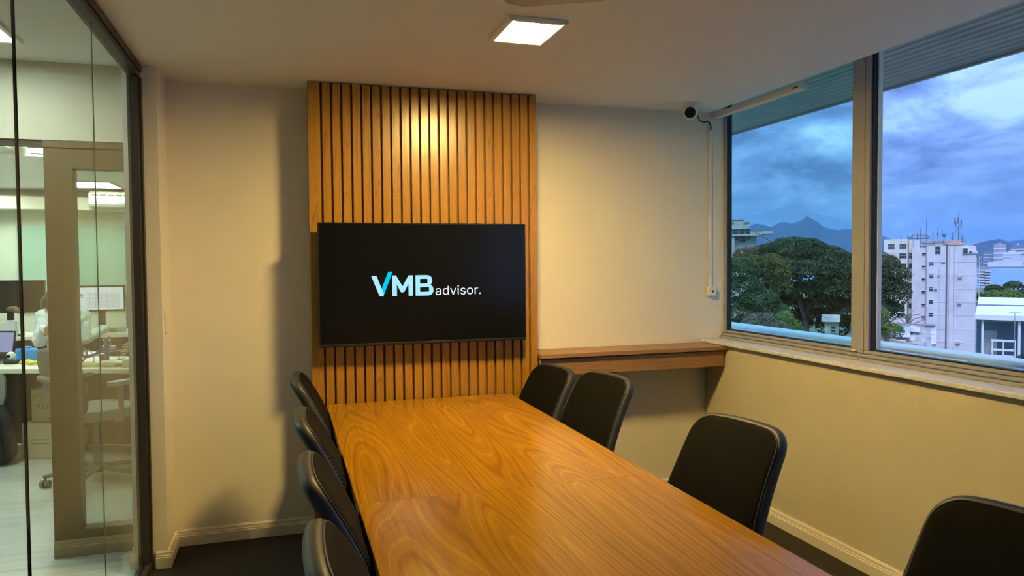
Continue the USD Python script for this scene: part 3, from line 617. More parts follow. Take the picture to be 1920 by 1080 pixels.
obj('railing', cat_([bx(-9, 4.6, -1.15, -1.1, zz(7.0), zz(7.3)), bx(1.2, 8.4, -.35, -.3, zz(8.7), zz(8.9))]+[bx(a, a+.08, -1.15, -1.1, zz(5.6), zz(7.1)) for a in np.arange(-8, 4.6, .6)]+[bx(a, a+.08, -.35, -.3, zz(7.2), zz(8.8)) for a in np.arange(1.2, 8.4, .8)]), steel, lb)

zg = site('balcony_tower', 'distant white tower with zigzag balconies on the shore beside the white block', 'building', (755.6, 634.3, 1.5), 49.99)
zw = mat('tower_white', (.60, .58, .56), .8)
obj('core', bx(-7, 4.5, 2, 14, -30, -10), frame_m, zg)
for k in range(10):
    z = -12.5-3.1*k; o = .0 if k % 2 else 1.2
    obj('balcony', cat_([bx(-7.5+o, -1.2+o, 0, 3, z-.9, z+.5), bx(-.9+o, 4.6+o, -1, 3, z-1.5, z-.1)]), zw, zg)
obj('roof_tank', bx(-6, -1, 3, 9, -10, -7.4), frame_m, zg)

hl = site('sports_hall', 'white flat-roofed hall with slim columns and dark open side', 'building', (139.7, 113.7, .2), 50.86)
hw = mat('hall_white', (.70, .76, .76), .55, var=.05, scale=.6)
obj('roof', cat_([extr([(-.5, -10.0), (-.5, -10.7), (26, -8.1), (26, -7.6)], 0, -4.4, 9), bx(-4.4, 9, -.9, -.3, -11.1, -10.1)]), hw, hl)
obj('gutter_beam', bx(-4.3, 9, -.1, .3, -11.5, -11.1), frame_m, hl)
for u in (-3.1, 3.15, 9.0): obj('column', cyl((u, 0, -25), (u, 0, -11.1), .24, 10), hw, hl)
obj('back_wall', bx(-4.4, 9, 12, 12.3, -25, -8.6), mat('hall_inner_blue', (.16, .20, .26), .9), hl)
obj('side_panel', bx(-2.9, -.6, 3, 3.2, -25, -13.6), gw, hl)
for z in (-15.4, -17.3, -18.6): obj('gallery_beam', bx(-1.6, 2.6, .6, 1.0, z-.22, z+.22), hw, hl)
for u in (-1.5, .4, 2.4): obj('gallery_post', bx(u, u+.2, .5, .7, -25, -15.2), hw, hl)
obj('lower_wall', bx(-4.2, 9, 1.2, 1.5, -25, -19.0), gw, hl)
for u in (-2.4, -.9, .8, 2.0): win(hl, u, u+.9, -21, -19.6, 1.2, 1)
def lamp_post(loc, az, h, label):
    t = site('lamp_post', label, 'street lamp', loc, az)
    obj('pole', cyl((0, 0, 0), (0, 0, h), .09, 8, .05), frame_m, t)
    obj('arm', bx(-.9, .9, -.05, .05, h-.06, h+.06), frame_m, t)
lamp_post((128.5, 101.8, -25), 51.6, 16.6, 'slim grey street lamp standing in front of the white hall')

od = site('old_house', 'weathered grey house with patched sheet roof below the clear window', 'building', (66.3, 65.3, .2), 45.43)
stain = mat('stained_render', (.44, .40, .37), .9, var=.45, scale=1.3)
lgrey = mat('faded_white_sheet', (.50, .51, .52), .7, var=.25, scale=1.2)
sheet = mat('weathered_sheet', (.36, .35, .35), .6, var=.4, scale=.9)
obj('front_wall', extr([(-4.5, -12), (2.9, -12), (2.9, -8.55), (.6, -7.95), (-4.5, -7.35)], 1, 0, .25), stain, od)
obj('annex', bx(-4.6, -1.5, 1.0, 4, -12, -5.75), stain, od)
obj('annex_roof', cat_([bx(-4.8, -1.35, .8, 4.2, -5.75, -5.6), bx(-4.0, -1.9, 1.2, 3, -5.6, -5.42)]), lgrey, od)
obj('side_wall', extr([(.25, -12), (.25, -8.3), (5.2, -6.25), (5.2, -12)], 0, 2.7, 2.95), stain, od)
ridge = obj('ridge_beam', bx(-1.5, 3.0, 4.6, 4.85, -6.35, -6.15), frame_m, od)
rr = random.Random(3)
for k in range(9):                                            # overlapping corrugated sheets, some slipped
    x0 = -1.6+k*.5; n = 7
    prof = [(x0+.52*i/(2*n), (.03 if i % 2 else 0)) for i in range(2*n+1)]
    poly = Polygon(prof+[(a, b-.012) for a, b in prof[::-1]])
    m = prism(poly, 5.0-rr.uniform(0, .5)); v = m.vertices; z0 = rr.uniform(0, .08)
    m = trimesh.Trimesh(np.c_[v[:, 0]+v[:, 2]*rr.uniform(-.04, .04), .15+v[:, 2]*.93, -7.72-.07*max(k-4, 0)+z0+v[:, 1]+v[:, 2]*.30], m.faces, process=False); m.fix_normals()
    obj('roof_sheet', m, sheet if k % 4 else lgrey, od)
obj('tarpaulin', extr([(0, -7.35), (.6, -6.95), (1.4, -7.0), (2.3, -6.6), (2.3, -6.56), (1.3, -6.9), (.6, -6.86), (0, -7.3)], 0, -1.0, .4), lgrey, od)
obj('tarpaulin', extr([(1.6, -6.85), (2.2, -6.5), (2.9, -6.45), (2.9, -6.4), (2.1, -6.44), (1.6, -6.8)], 0, -.5, 1.4), lgrey, od)
for k in range(4): obj('rafter', bx(2.6+.0, 2.72, .2+k*1.2, .34+k*1.2, -8.3+.45*k, -8.05+.45*k), lgrey, od)
obj('gutter_pipe', tube([(2.75, -.1, -8.6), (1.9, -.12, -9.2), (1.2, -.15, -9.9)], .08, 8), lgrey, od)

hs = site('garden_house', 'small grey roofed house half hidden under the large tree', 'building', (54.6, 62.9, -.35), 41.0)
obj('walls', bx(-1.0, .35, 0, 3, -11, -4.45), stain, hs); obj('roof', extr([(-.4, -4.5), (3.4, -4.5), (3.2, -3.95), (.2, -3.85)], 0, -1.3, .5), dirty, hs); win(hs, -.35, .05, -5.6, -5.0, 0, 0)

# ---------------------------------------------------------------- far city across the bay
tw_m = [mat(f'far_tower_paint_{i}', c, .8, var=.1, scale=.02) for i, c in enumerate(((.62, .60, .58), (.40, .36, .36), (.20, .21, .24), (.70, .69, .66)))]
def far_tower(az, dist, w, h, mi, label, d=22):
    a = math.radians(az); t = site('far_tower', label, 'building', (dist*math.sin(a), dist*math.cos(a), -31), az, 'towers of the city across the bay')
    obj('body', bx(-w/2, w/2, 0, d, 0, h), tw_m[mi], t)
    for k in range(1, 5): obj('floor_band', bx(-w/2-.2, w/2+.2, -.4, 0, h*k/5-h*.035, h*k/5+h*.035), tw_m[(mi+2) % 4], t)
    obj('plant_room', bx(-w/5, w/5, 4, d-4, h, h+4), tw_m[mi], t)
FT = [(43.98, 62, 60, 0, 'pale tower nearest the window mullion, left of the cream wing'), (44.45, 40, 76, 2, 'dark thin tower left of the cream wing'), (44.2, 30, 50, 3, 'white low tower left of the cream wing'), (44.72, 34, 58, 1, 'brownish tower touching the cream wing edge'),
      (50.20, 46, 66, 2, 'slate low tower first right of the white block balconies'), (50.42, 38, 52, 3, 'short white tower second right of the balconies'), (50.75, 44, 98, 1, 'tall brown tower alone above the far shore'), (51.05, 42, 58, 2, 'slate block between the brown tower and twin towers'),
      (51.62, 40, 92, 2, 'left dark tower of the tall twin pair'), (51.88, 36, 92, 2, 'right dark tower of the tall twin pair'), (51.75, 14, 96, 3, 'white stair core between the twin towers'), (51.40, 60, 62, 3, 'white slab block in front of the twin towers'), (51.95, 70, 58, 3, 'broad white block at right of the twin towers'), (52.35, 60, 64, 0, 'pale tower at the right picture edge across the bay')]
for i, (az, w, h, mi, lb_) in enumerate(FT): far_tower(az, 3780+60*(i % 3) if i < 11 else 3700-30*(i % 2), w, h, mi, lb_)
fs = site('far_quay', 'long white waterfront building at the foot of the far city', 'building', (3610*math.sin(math.radians(51.3)), 3610*math.cos(math.radians(51.3)), -31), 51.3)
obj('shed', cat_([bx(-75, 45, 0, 30, 0, 22), bx(-40, 0, 0, 30, 22, 27)]), tw_m[3], fs); obj('quay', bx(-500, 300, -14, 0, -1, 3), dirty, fs)
obj('arched_roof', extr([(0, 22)]+[(0+0*a, 22) for a in ()]+[(0, 44), (30, 40), (30, 22)], 0, 0, 60), tw_m[0], fs)
tag(obj('far_shore', bx(-900, 900, 0, 900, -34, -30.5).apply_transform(trimesh.transformations.translation_matrix([3660*math.sin(math.radians(47)), 3660*math.cos(math.radians(47)), 0]) @ trimesh.transformations.rotation_matrix(math.radians(-47), (0, 0, 1))), land), 'flat far shore the distant city stands on', kind='structure')

# ---------------------------------------------------------------- trees
def tree(name, label, loc, az, blobs, n, size, mt, trunks=(), seed=0, group=None, density=.85, barkm=None):
    t = site(name, label, 'tree', loc, az, group); rng = np.random.default_rng(seed)
    B = np.array(blobs, float); vol = (B[:, 3]*B[:, 5]+B[:, 3]*B[:, 4]); cnt = np.maximum(1, (n*vol/vol.sum()).astype(int))
    P, N = [], []
    for (cx, cy, cz, rx, ry, rz), c in zip(B, cnt):
        d = rng.normal(size=(c, 3)); d /= np.linalg.norm(d, axis=1, keepdims=True); d[:, 2] = np.where(rng.random(c) < .6, np.abs(d[:, 2]), d[:, 2])
        lump = .80+.42*meshkit.fbm(d*2.6+seed, 3, seed)
        r = lump*(1-.32*rng.random(c)**2.2)
        P.append(np.array([cx, cy, cz])+d*r[:, None]*np.array([rx, ry, rz])); N.append(d)
    P, N = np.vstack(P), np.vstack(N); k = len(P)
    a = np.cross(N+.7*rng.normal(size=(k, 3)), rng.normal(size=(k, 3))); a /= np.linalg.norm(a, axis=1, keepdims=True)+1e-9
    nn = N+.75*rng.normal(size=(k, 3)); b = np.cross(nn, a); b /= np.linalg.norm(b, axis=1, keepdims=True)+1e-9
    s = size*rng.uniform(.6, 1.3, (k, 1))
    V = np.stack([P-a*s, P-b*s*.55, P+a*s, P+b*s*.55], 1).reshape(-1, 3); i = np.arange(k)*4
    F = np.vstack([np.c_[i, i+1, i+2], np.c_[i, i+2, i+3]])
    f = obj('foliage', trimesh.Trimesh(V, F, process=False), mt, t)
    bk = barkm or bark
    if trunks: 
        tr = [tube(p, np.linspace(r0, r1, len(p)), 8) for p, r0, r1 in trunks]
        st = obj('trunk', tr[0], bk, t, smooth=60)
        for q in tr[1:]: obj('branch', q, bk, st, smooth=60)
    return t
bark = mat('tree_bark', (.12, .10, .085), .9, var=.4, scale=3.)
lf_dark = leafmat('leaf_dark_green', (.045, .060, .034), (.10, .125, .070), .9)
lf_mid = leafmat('leaf_mid_green', (.055, .078, .040), (.12, .155, .075), .8)
lf_light = leafmat('leaf_light_green', (.12, .18, .05), (.22, .28, .09), 1.1)
lf_olive = leafmat('leaf_olive', (.10, .11, .035), (.17, .17, .06), .8)
lf_grey = leafmat('leaf_grey_brown', (.13, .12, .095), (.22, .20, .15), 1.0)
lf_rust = leafmat('leaf_rust', (.15, .085, .05), (.22, .14, .09), 1.2)
# broad umbrella tree, about 90 m off
rng = np.random.default_rng(11)
bl = []
for u, z, rx, rz, y in [(0.5, 2.2, 4.2, 1.9, 0), (3.6, 1.2, 3.4, 1.9, .5), (-2.6, 1.0, 3.6, 1.7, .6), (5.3, -.6, 2.4, 1.9, 0), (-1.0, .2, 3.6, 1.6, -1.8), (2.2, -.2, 3.4, 1.6, -2.2), (4.4, -2.2, 2.8, 1.6, -1.2), (1.6, -2.4, 2.4, 1.2, -.4), (-4.6, .2, 2.4, 1.5, .4), (6.2, -2.6, 1.8, 2.2, .8), (3.5, -4.2, 2.0, 1.4, .2), (6.0, -4.8, 1.9, 1.5, .6), (-.9, -2.2, 1.6, 1.0, 1.2), (-2.4, -2.4, 2.4, 1.4, 1.8), (-.4, -4.2, 2.2, 1.4, 2.4), (2.4, -5.6, 2.4, 1.3, 2.6), (5.2, -6.6, 2.2, 1.3, 1.8), (.4, -6.4, 2.4, 1.2, 2.4)]:
    bl.append((u, y, z, rx, 3.0, rz))
tree('umbrella_tree', 'broad dark green umbrella tree filling the tinted window', (59.1, 75.9, .2), 37.89, bl, 34000, .20, lf_dark,
     [([(2.0, 0, -9), (1.8, 0, -5.5), (1.0, 0, -3), (.2, 0, -1)], .42, .2), ([(1.9, 0, -5.2), (2.8, .2, -3), (4.2, .2, -1)], .24, .1), ([(4.6, .3, -9), (4.5, .3, -6), (5.2, .3, -3.4)], .34, .16), ([(1.2, 0, -3.6), (-.6, .1, -2), (-2.4, .2, -.6)], .18, .08), ([(4.5, .3, -6), (3.6, .2, -4), (3.4, .2, -2)], .2, .1)], 1)
tree('rust_tree', 'reddish brown tree with bare twigs on top, behind the umbrella tree', (62.0, 86.5, .3), 35.6, [(-.6, 0, 1.7, 2.6, 2, 1.4), (1.2, 0, 2.1, 2.4, 2, 1.2), (3.0, 0, 2.0, 2.0, 2, 1.1)], 2600, .2, lf_rust,
     [([(0.5, 0, -8), (1.0, 0, 0), (2.6, 0, 3.4)], .3, .1), ([(2.6, 0, 3.4), (1.2, 0, 4.3), (-.2, 0, 5.1)], .12, .04), ([(2.6, 0, 3.4), (3.4, 0, 4.1), (4.2, 0, 4.6)], .12, .03)], 2, barkm=mat('rust_bark', (.22, .13, .10), .9))
tree('bushy_tree', 'dark bushy tree at the left edge of the tinted window', (44.0, 60.0, .2), 36.2, [(-2.4, 0, .4, 1.9, 1.6, 1.3), (-2.0, 0, -1.4, 2.0, 1.6, 1.3), (-.6, -.4, -2.6, 2.0, 1.6, 1.3), (-2.4, 0, -3.6, 2.2, 1.6, 1.5), (.6, 0, -3.6, 1.5, 1.5, 1.2), (-1.2, 0, -5.2, 2.4, 1.6, 1.4)], 9000, .15, lf_mid,
     [([(-1.5, 0, -10), (-1.4, 0, -4), (-1.6, 0, -1)], .25, .1)], 3)
tree('olive_tree', 'olive-green rounded tree between the bushy tree and umbrella tree', (50.5, 66.5, .2), 36.2, [(-.9, 0, .9, 1.5, 1.4, 1.2), (-.2, 0, -.2, 1.4, 1.4, 1.3), (-3.2, 0, 1.2, 1.3, 1.2, 1.0), (.2, .2, -1.4, 1.2, 1.2, 1.0)], 4200, .15, lf_olive, [([(-.5, 0, -10), (-.4, 0, -3), (-.5, 0, 0)], .2, .08)], 4)
tree('grey_shrub', 'grey-brown twiggy shrub low in the tinted window', (40.4, 54.5, .1), 36.6, [(-.9, 0, -4.1, 1.5, 1.2, 1.0), (.4, 0, -4.6, 1.3, 1.2, .9), (-1.6, 0, -5.2, 1.6, 1.2, 1.0), (-.2, 0, -5.8, 2.2, 1.2, 1.0)], 4600, .11, lf_grey, [([(-.5, 0, -8), (-.5, 0, -5)], .15, .06)], 5)
tree('light_shrub', 'bright green shrub low in front of the umbrella tree', (43.6, 56.7, .1), 37.5, [(0, 0, -4.2, .9, .9, 1.1), (.7, 0, -4.8, .9, .9, .9), (-.2, -.3, -5.4, 1.3, 1.0, .9)], 3600, .10, lf_light, [([(0, 0, -8), (.1, 0, -4.6)], .12, .05)], 6)
tree('street_tree', 'round mid-green tree in front of the cream wing in the clear window', (64.6, 66.3, .2), 43.7, [(-1.2, 0, .6, 2.4, 2.0, 1.6), (.4, 0, -.6, 1.9, 1.8, 1.6), (-.6, -.4, -2.0, 2.6, 1.8, 1.7), (.9, 0, -2.6, 1.5, 1.6, 1.4), (-1.4, 0, -4.2, 2.2, 1.8, 1.6), (.6, 0, -4.4, 1.1, 1.2, 1.0)], 11000, .15, lf_mid, [([(0, 0, -12), (0, 0, -4), (-.3, 0, -1)], .28, .1)], 7)
tree('young_tree', 'pale green young tree below the round tree, left in the clear window', (53.0, 55.5, .2), 43.6, [(-.9, 0, -3.0, 1.0, 1.0, 1.1), (.0, 0, -3.9, 1.0, 1.0, 1.0), (-.6, 0, -4.9, 1.7, 1.2, 1.2), (1.2, 0, -5.3, 1.0, 1.0, .7)], 5200, .11, lf_light, [([(0, 0, -10), (-.2, 0, -5), (-.4, 0, -3.4)], .16, .06)], 8)
bt = site('bare_tree', 'leafless thin tree before the lower windows of the cream wing', 'tree', (86, 84.5, .2), 45.2)
rb = random.Random(9); tr0 = obj('trunk', tube([(0, 0, -14), (.1, 0, -9), (.0, 0, -6.6)], [.2, .16, .1], 6), bark, bt, smooth=60)
for k in range(16):
    a = rb.uniform(-1.2, 1.2); l = rb.uniform(1.5, 3.2); z0 = rb.uniform(-9, -6.6)
    obj('branch', tube([(0, 0, z0), (l*.5*math.sin(a), rb.uniform(-.5, .5), z0+l*.4), (l*math.sin(a*1.2), rb.uniform(-.8, .8), z0+l*.75*math.cos(a*.7))], [.07, .05, .02], 5), bark, tr0)
bt2 = site('purple_tree', 'bare purplish tree in front of the hall gallery', 'tree', (118, 97.5, .0), 50.2)
tr0 = obj('trunk', tube([(0, 0, -25), (.1, 0, -19), (.0, 0, -16.6)], [.24, .18, .1], 6), mat('purple_bark', (.28, .24, .26), .9), bt2, smooth=60)
for k in range(26):
    a = rb.uniform(-1.3, 1.3); l = rb.uniform(1.5, 3.6); z0 = rb.uniform(-19.5, -16.6)
    obj('branch', tube([(0, 0, z0), (l*.5*math.sin(a), rb.uniform(-.5, .5), z0+l*.4), (l*math.sin(a*1.2), rb.uniform(-.8, .8), z0+l*.75*math.cos(a*.7))], [.07, .05, .02], 5), mat('purple_bark_b', (.30, .25, .27), .9) if k == 0 else '/World/Looks/purple_bark_b', tr0)
tree('park_trees', 'long pale green grove on the shore behind the white hall', (300*1.15*math.sin(math.radians(51.0)), 300*1.15*math.cos(math.radians(51.0)), .6), 51.0,
     [(-8.5, 0, -15.5, 4, 3, 3.4), (-4, 0, -14.5, 4.5, 3, 3.2), (1, 0, -14.2, 5, 3, 3.4), (6, 0, -15, 4.6, 3, 3.2), (10, 0, -15.6, 4, 3, 3), (-2, -2, -17.5, 9, 3, 3), (7, -2, -17.5, 8, 3, 3)], 6500, .5, lf_light, [([(0, 0, -24), (0, 0, -16)], .4, .2)], 9) if 0 else None
for i, (u, z, rx, rz, mt_, lbl) in enumerate([(-8.2, -15.6, 4.2, 3.4, lf_mid, 'shore tree at left of the grove, beside the white block balconies'), (-3.2, -15.0, 4.4, 3.0, lf_light, 'pale green shore tree second in the grove behind the hall'), (2.2, -14.6, 4.6, 3.4, lf_light, 'widest pale green tree of the grove behind the hall'), (7.6, -15.4, 4.4, 3.2, lf_mid, 'shore tree right of the grove at the picture edge')]):
    a = math.radians(51.0); D_ = 345+13*(0, 2, 1, 3)[i]; x_, y_ = D_*math.sin(a)+u*math.cos(a), D_*math.cos(a)-u*math.sin(a)
    tree('shore_tree', lbl, (x_, y_, .4), 51.0, [(0, 0, z, rx, 3, rz), (-rx*.5, -1, z-2, rx*.8, 3, rz*.8), (rx*.5, -1, z-2.2, rx*.8, 3, rz*.8)], 2200, .42, mt_, [([(0, 0, -25), (0, 0, -15)], .35, .2)], 20+i)
for i, (u, z, rx, rz, lbl) in enumerate([(-6, -13.0, 6, 4, 'farther dark tree cluster by the water, left'), (6, -12, 7, 5, 'farther dark tree by the water in the middle'), (19, -14, 5, 3.4, 'farther small tree by the water at right'), (27, -13.5, 5, 4, 'farthest right tree by the water at picture edge')]):
    a = math.radians(51.0); D_ = 640+22*(i % 2); x_, y_ = D_*math.sin(a)+u*math.cos(a), D_*math.cos(a)-u*math.sin(a)
    tree('waterside_tree', lbl, (x_, y_, -8), 51.0, [(0, 0, z, rx, 5, rz)], 900, .8, lf_mid, [([(0, 0, -18), (0, 0, -12)], .5, .3)], 40+i)
tree('edge_tree', 'dark small tree at the right picture edge beside the hall', (88.0, 68.2, -.2), 52.2, [(0, 0, -11.3, 1.3, 1.2, 1.1), (.4, 0, -12.4, 1.6, 1.2, 1.1)], 2400, .12, lf_dark, [([(0, 0, -25), (0, 0, -12)], .2, .1)], 31)
# ================================================================ beyond the glass: corridor and open office
lam = usdkit.material(stage, '/World/Looks/grey_oak_vinyl', {'g': ('geometry', {}), 'm': ('mapping', {'scale': (.35, 6, 1)}), 'n': ('noise_texture', {'scale': 3.0, 'detail': 5., 'roughness': .6}),
    'r': ('rgb_ramp', {'ramp': [(.3, (.42, .43, .38)), (.5, (.52, .53, .47)), (.7, (.58, .59, .53))]}), 'p': ('principled_bsdf', {'roughness': .32})}, [('g.position', 'm.vector'), ('m.vector', 'n.vector'), ('n.fac', 'r.fac'), ('r.color', 'p.base_color')], surface='p.BSDF')
owall = mat('office_wall_paint', (.54, .58, .48), .6)
taupe = mat('partition_shade_paint', (.14, .095, .04), .5, var=.03, scale=2.)  # shade on the dimly lit wall is put into this dark colour
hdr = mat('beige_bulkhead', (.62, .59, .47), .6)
struct('floor', bx(-6.2, -.69, -2.6, 4.24, -.12, -.002), lam); struct('floor', bx(-6.2, -.2, 4.24, 14.2, -.12, -.002), lam)
struct('ceiling', bx(-6.2, -.69, -2.6, 4.30, 2.52, 2.62), M['ceil']); struct('ceiling', bx(-6.2, -.2, 4.34, 14.2, 2.75, 2.85), M['ceil'])
struct('wall_far', bx(-6.2, -.2, 14.0, 14.2, -.1, 2.85), owall); struct('wall_office', bx(-6.3, -6.2, -2.6, 14.2, -.1, 2.85), owall)
struct('wall_inner', bx(-.30, -.2, 4.42, 14.0, -.1, 2.85), owall); struct('wall_corridor', bx(-6.2, -.7, -2.7, -2.6, -.1, 2.6), owall)
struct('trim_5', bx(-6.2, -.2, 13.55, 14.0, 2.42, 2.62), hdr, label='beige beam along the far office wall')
ws = struct('wall_slit', label='shade-darkened taupe partition with a tall narrow window beside the office opening')
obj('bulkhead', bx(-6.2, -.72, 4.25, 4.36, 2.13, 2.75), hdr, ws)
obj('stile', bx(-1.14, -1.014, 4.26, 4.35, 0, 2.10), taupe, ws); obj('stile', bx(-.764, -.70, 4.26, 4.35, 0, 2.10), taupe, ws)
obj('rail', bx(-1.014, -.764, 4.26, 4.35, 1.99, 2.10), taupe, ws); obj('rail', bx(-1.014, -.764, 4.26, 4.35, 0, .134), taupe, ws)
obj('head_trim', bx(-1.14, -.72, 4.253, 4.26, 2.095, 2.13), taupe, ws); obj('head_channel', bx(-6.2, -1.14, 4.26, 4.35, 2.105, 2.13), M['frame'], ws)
obj('pane', bx(-1.016, -.762, 4.30, 4.306, .132, 1.992), M['slit'], ws)
obj('skirting', extr([(4.26-u, z) for u, z in board_profile(.014, .088)], 0, -1.14, -.735), mat('taupe_skirting', (.36, .28, .16), .5), ws)
obj('skirting', extr([(-.722-u, z) for u, z in board_profile(.02, .10)], 1, 3.975, 4.24), M['base'], ws)
sb_ = struct('trim_6', label='slim standoff glass board on the far office wall')
obj('glass_board', cb(-4.15, -2.55, 13.96, 13.985, .75, 2.16, .003), mat('green_glass_board', (.30, .47, .39), .12), sb_)
obj('standoff', cyl((-2.62, 13.94, 2.15), (-2.62, 14, 2.15), .03, 14), M['chrome'], sb_)

OL = 35.0
M['olamp'] = glow('office_lamp', (.86, 1.0, .90), OL)
OG = 'square ceiling lights of the open office'
panel_light((-1.30, 3.70, 2.52), .34, .34, 'square cool light on the corridor ceiling, cut by left picture edge', M['olamp'], OG, 'office_light')
panel_light((-4.55, 13.0, 2.75), .62, .62, 'far bright ceiling light left of the taupe post', M['olamp'], OG, 'office_light')
panel_light((-2.75, 12.7, 2.75), .62, .90, 'far ceiling light seen through the narrow slit window', M['olamp'], OG, 'office_light')
for x, y, w_ in ((-4.6, 9.6, 'beyond the large dark monitor'), (-2.6, 9.2, 'over the farther desk'), (-4.4, 6.4, 'over the left end of the nearer desk'), (-1.5, 7.2, 'over the trophy and books'), (-2.6, 5.2, 'just inside the office opening')): panel_light((x, y, 2.75), .62, .62, 'added square office ceiling light '+w_, M['olamp'], OG, 'office_light')  # extra panels added to brighten the office

ac = thing('air_conditioner', 'white wall air conditioner high on far office wall, seen through slit window', 'air conditioner', (-2.50, 13.55, 2.60))
obj('body', cb(-.46, .46, -.22, 0, -.14, .10, .03), M['white'], ac)
for k in range(7): obj('louvre', bx(-.40+.115*k, -.31+.115*k, -.226, -.219, .03, .055), M['groove'], ac)
obj('outlet_flap', bx(-.42, .42, -.228, -.219, -.11, -.075), frame_m, ac)
of = thing('office_fan', 'white ceiling fan in the office, seen in top of the left opening', 'ceiling fan', (-1.98, 6.6, 2.75))
obj('downrod', cyl((0, 0, -.30), (0, 0, 0), .015), M['white'], of); obj('hub', lathe([(0, -.42), (.09, -.40), (.11, -.34), (.08, -.29), (0, -.28)], 20), M['white'], of, smooth=40)
for a in (20, 140, 260): obj('blade', rot(mv(rot(cb(.12, .52, -.065, .065, -.004, .004, .002), 10, (1, 0, 0)), (0, 0, -.37)), a), M['white'], of)

# ---------------------------------------------------------------- desks and what stands on them
dtop = mat('pale_desk_laminate', (.66, .64, .54), .4); dark = mat('dark_desk_panel', (.055, .045, .032), .6)
def desk(loc, rotz, w, d, h, label, gap=None):
    t = thing('office_desk', label, 'desk', loc, rotz)
    obj('top', cb(0, w, 0, d, h-.035, h, .003), dtop, t)
    obj('back_panel', bx(.05, w-.05, d-.06, d-.03, .01, h-.035), dark, t)
    for u in (.05, w-.09): obj('leg', bx(u, u+.04, .06, d-.06, 0, h-.035), dark, t)
    return t
RD = -20.5
d1 = desk((-3.30, 6.80, 0), RD, 2.56, .74, .74, 'nearer pale office desk holding laptop, books and trophy')
d2 = desk((-3.9, 8.62, 0), 0, 2.75, .70, .78, 'farther pale office desk behind the person, holding the monitors')
scr_l = glow('laptop_screen', (.50, .52, .86), .75); scr_w = glow('spreadsheet_screen', (.80, .92, 1.0), 1.25); offs = mat('dead_screen', (.035, .030, .026), .3)
lp_ = thing('laptop', 'open laptop with pale lavender screen on the nearer desk', 'laptop', (-2.22, 6.83, .741), -22)
obj('keyboard_deck', cb(-.17, .17, -.25, 0, 0, .016, .004), M['chrome'], lp_)
ld = obj('lid', rot(cb(-.17, .17, 0, .008, .012, .245, .003), -10, (1, 0, 0), (0, 0, .012)), M['blackp'], lp_)
obj('display', rot(bx(-.155, .155, -.0015, 0, .045, .232), -10, (1, 0, 0), (0, 0, .012)), scr_l, ld)
obj('taskbar', rot(bx(-.155, .155, -.0022, -.001, .045, .075), -10, (1, 0, 0), (0, 0, .012)), dark, ld)
for k in range(3): obj('window_line', rot(bx(-.12+.09*k, -.118+.09*k, -.0022, -.001, .09, .20), -10, (1, 0, 0), (0, 0, .012)), frame_m, ld)
def monitor(loc, rotz, w, h, lift, label, scr, lines=False):
    t = thing('monitor', label, 'monitor', loc, rotz)
    obj('housing', cb(-w/2, w/2, 0, .03, lift, lift+h, .006), M['blackp'], t)
    s = obj('screen', bx(-w/2+.012, w/2-.012, -.002, .001, lift+.02, lift+h-.025), scr, t)
    obj('edge_trim', cb(w/2, w/2+.008, -.002, .03, lift, lift+h, .002), M['chrome'], t)
    obj('stand', cat_([bx(-.03, .03, .03, .05, .01, lift+h*.4), cb(-.11, .11, -.06, .12, 0, .012, .004)]), M['blackp'], t)
    if lines:
        for k in range(16): obj('table_line', bx(-w/2+.09, w/2-.05, -.0035, -.001, lift+.04+k*(h-.12)/16, lift+.0435+k*(h-.12)/16), frame_l, s)
        for k in range(6): obj('table_column', bx(-w/2+.12+.055*k, -w/2+.124+.055*k, -.0034, -.0012, lift+.04, lift+h-.07), frame_l, s)
frame_l = glow('table_line_grey', (.62, .74, .86), .8)
monitor((-2.72, 8.85, .781), 0, .66, .34, .235, 'large dark monitor left of the seated person', offs)
monitor((-2.33, 9.10, .781), 0, .40, .24, .18, 'smaller dark monitor just behind the person, left of the post', offs)
monitor((-1.885, 8.95, .781), 0, .46, .285, .225, 'lit monitor showing a pale spreadsheet beside the person', scr_w, True)
pc = thing('computer_tower', 'tall grey computer tower at the end of the farther desk', 'computer', (-1.53, 9.0, .781))
obj('case', cb(-.09, .09, -.2, .22, 0, .44, .006), mat('tower_grey', (.20, .19, .15), .5), pc); obj('front_panel', cb(-.07, .07, -.206, -.198, .08, .20, .003), dark, pc); obj('drive_slot', bx(-.05, .05, -.208, -.2, .30, .315), dark, pc)
ub = thing('office_keyboard', 'tilted pale keyboard on the farther desk by the person', 'keyboard', (-1.75, 8.72, .781), 8)
obj('case', extr([(-.08, 0), (.08, 0), (.08, .05), (-.08, .015)], 0, -.14, .16), M['white'], ub); 
for k in range(4): obj('key_row', rot(bx(-.125, .145, -.068+.036*k, -.042+.036*k, .026+.008*k, .034+.008*k), 0), frame_m, ub)
mg = thing('paper_bag', 'crumpled pale silver paper bag standing by the large dark monitor', 'bag', (-2.68, 8.72, .781))
bm = trimesh.creation.box([.12, .09, .16]).subdivide().subdivide().subdivide(); v = bm.vertices; v += (meshkit.noise(v*28)[:, None]-.5)*.022*np.sign(v); v[:, 2] += .08
obj('paper', trimesh.Trimesh(v, bm.faces), mat('crumpled_silver', (.66, .68, .76), .35), mg, smooth=50)
obj('rim', cat_([bx(-.062, .062, -.047, -.044, .150, .166), bx(-.062, .062, .044, .047, .150, .166)]), M['white'], mg)
ht = thing('cap', 'brown cap propped against the large dark monitor', 'cap', (-2.66, 8.77, 1.06))
obj('crown', trimesh.creation.icosphere(3, .05).apply_scale([1.2, .8, .6]), mat('brown_cap', (.16, .11, .08), .8), ht, smooth=True); obj('brim', tube([(.03, -.03, -.01), (.08, -.05, -.03), (.12, -.06, -.05)], [.03, .02, .008], 8), '/World/Looks/brown_cap', ht, smooth=True)

